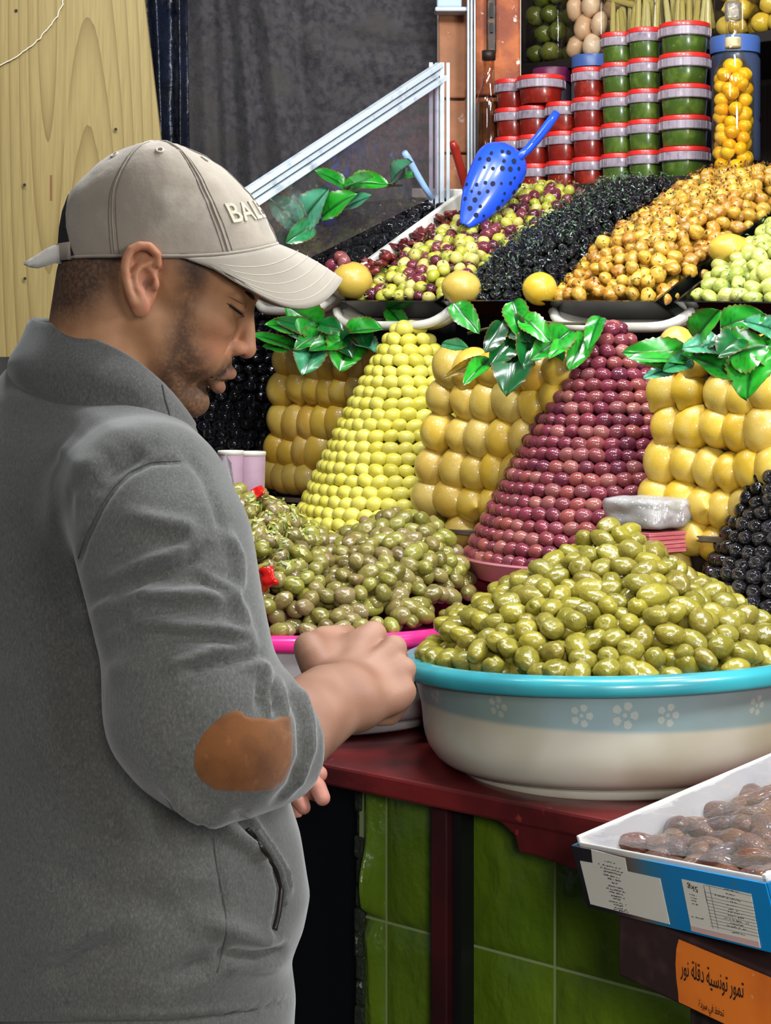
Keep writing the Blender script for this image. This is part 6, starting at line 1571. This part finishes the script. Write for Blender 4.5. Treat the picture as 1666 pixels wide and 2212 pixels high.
# printed front: dark at one end, running into blue
me_v = []; me_f = []; me_c = []; nx = 44
stops = [(0, '#0d0c12'), (.16, '#15131a'), (.24, '#3a2a2c'), (.33, '#5c5148'), (.42, '#2c6a86'), (.52, '#0a6fa6'), (1, '#0a74ad')]
def gcol(f):
    xs = [s[0] for s in stops]; cs = np.array([lin(s[1])[:3] for s in stops]); return [float(np.interp(f, xs, cs[:, i])) for i in range(3)]+[1]
for i in range(nx+1):
    f = i/nx
    for c, b in ((0, -.0), (0, 0), (-HB, 0), (-HB, 0)):
        me_v.append(bp(LU*f, b, c)); me_c += gcol(f)
for i in range(nx): me_f.append((i*4+1, i*4+2, i*4+6, i*4+5))
me = mesh('front_panel', me_v, me_f, mat('carton_print', '#0a74ad', .35, .5, attr='print', coat=.15, noise_col=[(60, '#3a6a80', .68, .8)]), False)
at = me.color_attributes.new('print', 'FLOAT_COLOR', 'POINT'); at.data.foreach_set('color', me_c); o = link('front_panel', me, db); s = o.modifiers.new('t', 'SOLIDIFY'); s.thickness = .003; s.offset = 0
mb = MB()
for a0, b0, a1, b1 in ((-.0015, 0, .0015, LV), (LU-.0015, 0, LU+.0015, LV), (0, LV-.003, LU, LV)):
    mb.hexa([bp(a0, b0, -HB), bp(a1, b0, -HB), bp(a1, b1, -HB), bp(a0, b1, -HB), bp(a0, b0, 0), bp(a1, b0, 0), bp(a1, b1, 0), bp(a0, b1, 0)])
mb.build('side_panels', mat('carton_blue', '#0a5f90', .4), db)
mb = MB(); mb.hexa([bp(0, 0, -HB), bp(LU, 0, -HB), bp(LU, LV, -HB), bp(0, LV, -HB), bp(0, 0, -HB+.003), bp(LU, 0, -HB+.003), bp(LU, LV, -HB+.003), bp(0, LV, -HB+.003)]); mb.build('bottom', m_card, db)
# white plastic liner with a raised rim
mb = MB(); t_ = .006; hz_ = .009
def wallb(a0, b0, a1, b1, c0, c1): mb.hexa([bp(a0, b0, c0), bp(a1, b0, c0), bp(a1, b1, c0), bp(a0, b1, c0), bp(a0, b0, c1), bp(a1, b0, c1), bp(a1, b1, c1), bp(a0, b1, c1)])
wallb(.004, .004, .004+t_*.8, LV-.004, -HB+.006, hz_); wallb(LU-.004-t_, .004, LU-.004, LV-.004, -HB+.006, hz_*.6)
wallb(.004, .004, LU-.004, .004+t_*.5, -HB+.006, hz_*.3); wallb(.004, LV-.01, LU-.004, LV-.004, -HB+.006, hz_); wallb(.004, .004, LU-.004, LV-.004, -HB+.004, -HB+.007)
mb.build('liner', m_lin, db, bevel=.0012)
# stuck-on labels
fo, fn = bp(0, 0, 0), (-bv_).normalized()
m_lab = mat('white_label', '#c4c1b6', .6, .3); m_ink = mat('label_ink', '#4a4846', .8); m_black = MATS['black_olive']; m_blk = mat('print_black', '#0a0a0a', .7)
def flat(name, poly, m, lift, par=db):
    pts = [plane_px(x, y, fo, fn, lift) for x, y in poly]
    mb = MB(); mb.prism(pts, fn*.0004); return mb.build(name, m, par)
flat('label', q5([(345, 800), (595, 865), (612, 962), (855, 1015), (928, 1355), (340, 1205), (262, 885), (356, 901)]), m_lab, .0016)
flat('label', q5([(1015, 1020), (1530, 1130), (1600, 1530), (1090, 1400)]), m_lab, .0016)
flat('label_band', q5([(1086, 1364), (1590, 1482), (1600, 1530), (1090, 1402)]), mat('pink_band', '#b99a94', .6), .0021)
rr = random.Random(8); mb = MB()
def dash(x0, y0, x1, y1, th):
    """one printed line, in crop pixels, made of uneven strokes"""
    n = max(2, int(math.hypot(x1-x0, y1-y0)/9)); 
    for k in range(n):
        if rr.random() < .18: continue
        f0, f1 = (k+.08)/n, (k+.5+rr.random()*.45)/n; t0 = th*rr.uniform(.35, 1)*.5; dy = rr.uniform(-.25, .25)*th
        pts = q5([(x0+(x1-x0)*f0, y0+(y1-y0)*f0-t0+dy), (x0+(x1-x0)*f1, y0+(y1-y0)*f1-t0+dy), (x0+(x1-x0)*f1, y0+(y1-y0)*f1+t0+dy), (x0+(x1-x0)*f0, y0+(y1-y0)*f0+t0+dy)])
        mb.prism([plane_px(x, y, fo, fn, .0021) for x, y in pts], fn*.0002)
for x0, y0, w in [(445, 885, 80), (400, 905, 185), (415, 932, 170), (440, 958, 130), (440, 985, 140), (470, 1012, 100), (500, 1045, 45), (470, 1065, 115), (460, 1085, 145), (480, 1110, 115), (495, 1138, 100), (510, 1160, 55), (475, 1178, 135), (515, 1205, 80), (520, 1228, 90), (515, 1240, 110)]: dash(x0, y0, x0+w, y0+w*.24, 11)
for x0, y0, w in [(1330, 1090, 110), (1345, 1125, 70), (1255, 1135, 210), (1370, 1183, 60), (1340, 1205, 95), (1365, 1240, 75), (1360, 1258, 110), (1350, 1282, 130), (1330, 1305, 190), (1370, 1340, 110), (1350, 1360, 150), (1390, 1410, 100), (1240, 1408, 190), (1215, 1425, 250), (1075, 1130, 60), (1085, 1155, 55), (1090, 1175, 50), (1095, 1200, 45), (1090, 1295, 90)]: dash(x0, y0, x0+w, y0+w*.235, 9)
def rule(x0, y0, x1, y1, th=2.2):
    nx_, ny_ = -(y1-y0), (x1-x0); l = math.hypot(nx_, ny_); nx_, ny_ = nx_/l*th/2, ny_/l*th/2
    mb.prism([plane_px(x, y, fo, fn, .002) for x, y in q5([(x0-nx_, y0-ny_), (x1-nx_, y1-ny_), (x1+nx_, y1+ny_), (x0+nx_, y0+ny_)])], fn*.0002)
for y in (1062, 1115, 1148, 1172, 1196, 1220, 1244, 1268, 1292, 1316, 1340, 1364):
    f = (y-1020)/380; rule(1180+f*60, y, 1535+f*70, y+83)
rule(1180, 1062, 1250, 1385); rule(1222, 1072, 1290, 1392); rule(1186, 1100, 1205, 1192)
tag(mb.build('print_lines', m_ink, db), kind='stuff')
def text_mesh(txt, size=1.0, offset=0.0):
    cu = bpy.data.curves.new('txt', 'FONT'); cu.body = txt; cu.size = size; cu.offset = offset; cu.align_x = 'LEFT'
    t = bpy.data.objects.new('txt', cu); COL.objects.link(t); dg = bpy.context.evaluated_depsgraph_get(); me = bpy.data.meshes.new_from_object(t.evaluated_get(dg)); bpy.data.objects.remove(t)
    return me
def place_text(name, txt, o0, xd, yd, m, par, width, height, n, lift):
    """text stretched to width along xd and height along yd, origin lower left of the text as read"""
    me = text_mesh(txt, offset=.008); co = np.empty(len(me.vertices)*3); me.vertices.foreach_get('co', co); co = co.reshape(-1, 3)
    mn, mx = co.min(0), co.max(0)
    for v, p in zip(me.vertices, co): v.co = o0+xd*(width*(p[0]-mn[0])/(mx[0]-mn[0]))+yd*(height*(p[1]-mn[1])/max(1e-6, mx[1]-mn[1]))+n*lift
    me.materials.append(m); me.name = name; return link(name, me, par)
# "5kg" printed upside down
p0, p1, p2 = [plane_px(x, y, fo, fn) for x, y in q5([(1134, 1064), (1056, 1041), (1142, 1122)])]
place_text('lettering', '5kg', p0, (p1-p0).normalized(), (p2-p0).normalized(), m_blk, db, (p1-p0).length, .0075, fn, .0022)
# dates
def date_mesh(name, m, seed):
    rr = random.Random(seed); vs = []; fs = []; nu, nv = 20, 14; k = rr.choice([5, 6, 7]); off = Vector((seed*5, 1, 2))
    for j in range(nv+1):
        th = math.pi*j/nv
        for i in range(nu):
            ph = 2*math.pi*i/nu; x, y, z = math.cos(th), math.sin(th)*math.cos(ph), math.sin(th)*math.sin(ph)
            f = 1+.06*math.sin(k*ph+2.2*x+seed)*math.sin(th)+.12*noise.noise(Vector((x*1.2, y*1.5, z*1.5))+off)+.04*noise.noise(Vector((x*2, y*6, z*6))+off)
            vs.append((x*1.95*(1+.03*math.cos(ph)), y*f, z*f*.85))
    for j in range(nv):
        for i in range(nu): fs.append((j*nu+i, j*nu+(i+1) % nu, (j+1)*nu+(i+1) % nu, (j+1)*nu+i))
    return mesh(name, vs, fs, m, True)
m_date = mat('date_skin', '#6a4128', ramp=['#55342a', '#714630', '#5f3f38', '#80552f', '#503434', '#6a4438'], noise_col=[(1.6, '#855a38', .55, .9), (4, '#3c2420', .58, .85)], bump=(2.5, .3, .08, (1, 3, 3)), rough=.25, spec=.5, coat=.4)
dms = [date_mesh('date_%d' % i, m_date, i) for i in range(5)]; rr = random.Random(14); k = 0
for j in range(15):
    for i in range(9):
        a = .022+(LU-.043)*(i+(.5 if j % 2 else 0)+rr.uniform(-.2, .2))/8.5; b = .020+(LV-.045)*(j+rr.uniform(-.2, .2))/14
        if a > LU-.022 or b > .355: continue
        r_ = .0118*rr.uniform(.9, 1.15); o = inst('date', rr.choice(dms), bp(a, b, -.024+rr.uniform(-.005, .008)), (0, 0, 0), (r_, r_, r_))
        M = Matrix((bu, bv_, bw)).transposed() @ Matrix.Rotation(rr.uniform(-.6, .6)+(.2 if rr.random() < .8 else 1.3), 3, 'Z') @ Matrix.Rotation(rr.uniform(-.35, .35), 3, 'Y') @ Matrix.Rotation(rr.uniform(0, 6), 3, 'X')
        o.rotation_euler = M.to_euler(); tag(o, 'wrinkled brown date lying in the blue carton under the film', 'date', 'dates in the blue carton')
nn = 26; vs = []; fs = []
for j in range(nn+1):
    for i in range(nn+1):
        a, b = .008+(LU-.018)*i/nn, .008+(LV-.018)*j/nn; e = min(i, nn-i, j, nn-j)/nn*8
        vs.append(bp(a, b, .006-.012*min(1, e)+.0026*noise.noise(Vector((a*30, b*30, 3)))+.0010*noise.noise(Vector((a*70, b*110, 8)))))
for j in range(nn):
    for i in range(nn): q = j*(nn+1)+i; fs.append((q, q+1, q+nn+2, q+nn+1))
link('clear_film', mesh('clear_film', vs, fs, clear_mat('date_film', (.97, .97, 1), .09, .09, (30, .5, .01), haze=.03), True), db)
# orange and brown carton below
O_ = P(1336, 2106, 1.995*KB); E_ = P(1668, 2268, 1.78*KB); od = Vector((E_.x-O_.x, E_.y-O_.y, 0)).normalized(); on = UP.cross(od).normalized()     # on points away
if on.y < 0: on = -on
OZ = (O_.z+E_.z)/2; O_ = Vector((O_.x, O_.y, OZ)); OH = .067; OLEN = .34
ob = thing('date_carton', O_+od*.17+on*.12, 'orange and dark brown closed carton with black Arabic lettering under the blue one', 'carton')
m_or = mat('carton_orange', '#c96a1e', .55, .4, noise_col=[(9, '#a8501a', .45, .7), (50, '#e0a070', .68, .76)]); m_br = mat('carton_brown', '#2a1a1a', .5, .4, noise_col=[(30, '#3d2a28', .5, .7)])
mb = MB(); mb.box(O_+od*OLEN/2+on*.12+UP*OH/2, (OLEN, .24, OH), (od, on, UP)); mb.build('body', m_br, ob, bevel=.003)
no = -on
def opx(x, y, lift=.0006): return plane_px(x, y, O_, no, lift)
def opoly(name, L, m, lift, th=.0006):
    mb = MB(); mb.prism([opx(x, y, lift) for x, y in L], no*th); return mb.build(name, m, ob)
f_top = lambda x: 0
zt = O_.z+OH-.004; zb = O_.z+.003
def at_z(px, z):
    p = opx(px, 2100); return Vector((p.x, p.y, z))
edge_o = q5([(990, 1470), (972, 1540), (966, 1650), (972, 1760), (985, 1860), (990, 1960)])
pts = [opx(x, y) for x, y in edge_o]; pts[0].z = min(pts[0].z, zt); pts[-1].z = max(zb, min(pts[-1].z, zb+.004))
far_b = O_+od*(OLEN-.003); pl = pts+[Vector((far_b.x, far_b.y, zb))+no*.0006, Vector((far_b.x, far_b.y, zt))+no*.0006]
mb = MB(); mb.prism(pl, no*.0006); mb.build('orange_print', m_or, ob)
def ar(words):
    """already shaped Arabic words, given in reading order, turned to left-to-right drawing order"""
    return ' '.join(w[::-1] for w in words[::-1])
T1 = ar(['\uFE97\uFEE4\uFEEE\uFEAD', '\uFE97\uFEEE\uFEE7\uFEB4\uFEF4\uFE94', '\uFEA9\uFED7\uFEE0\uFE94', '\uFEE7\uFEEE\uFEAD'])
T2 = ar(['\uFE97\uFEA4\uFED4\uFEC6', '\uFED3\uFEF2', '\uFEE3\uFE92\uFEAE\uFEA9\uFE93'])
a, b = opx(*q5([(1010, 1735)])[0]), opx(*q5([(1478, 1915)])[0]); xd = (b-a).normalized()
place_text('lettering', T1, a-UP*.004, xd, UP, m_blk, ob, (b-a).length, .0215, no, .0016)
a, b = opx(*q5([(1145, 1985)])[0]), opx(*q5([(1332, 2062)])[0])
place_text('lettering', T2, a-UP*.002, (b-a).normalized(), UP, m_blk, ob, (b-a).length, .0115, no, .0016)
# dark stand that carries the cartons
sdn = thing('carton_stand', O_+od*.2+on*.12-UP*OZ, 'dark wooden stand under the orange carton', 'stand')
mb = MB(); c = O_+od*.21+on*.12; mb.box((c.x, c.y, OZ-.013), (.25, .20, .024), (od, on, UP)); mb.build('top', m_dark, sdn, bevel=.002)
for fa, fb in ((.105, .04), (.315, .04), (.105, .20), (.315, .20)):
    c = O_+od*fa+on*fb; mb = MB(); mb.box((c.x, c.y, (OZ-.025)/2), (.02, .02, OZ-.025), (od, on, UP)); mb.build('leg', m_dark, sdn)
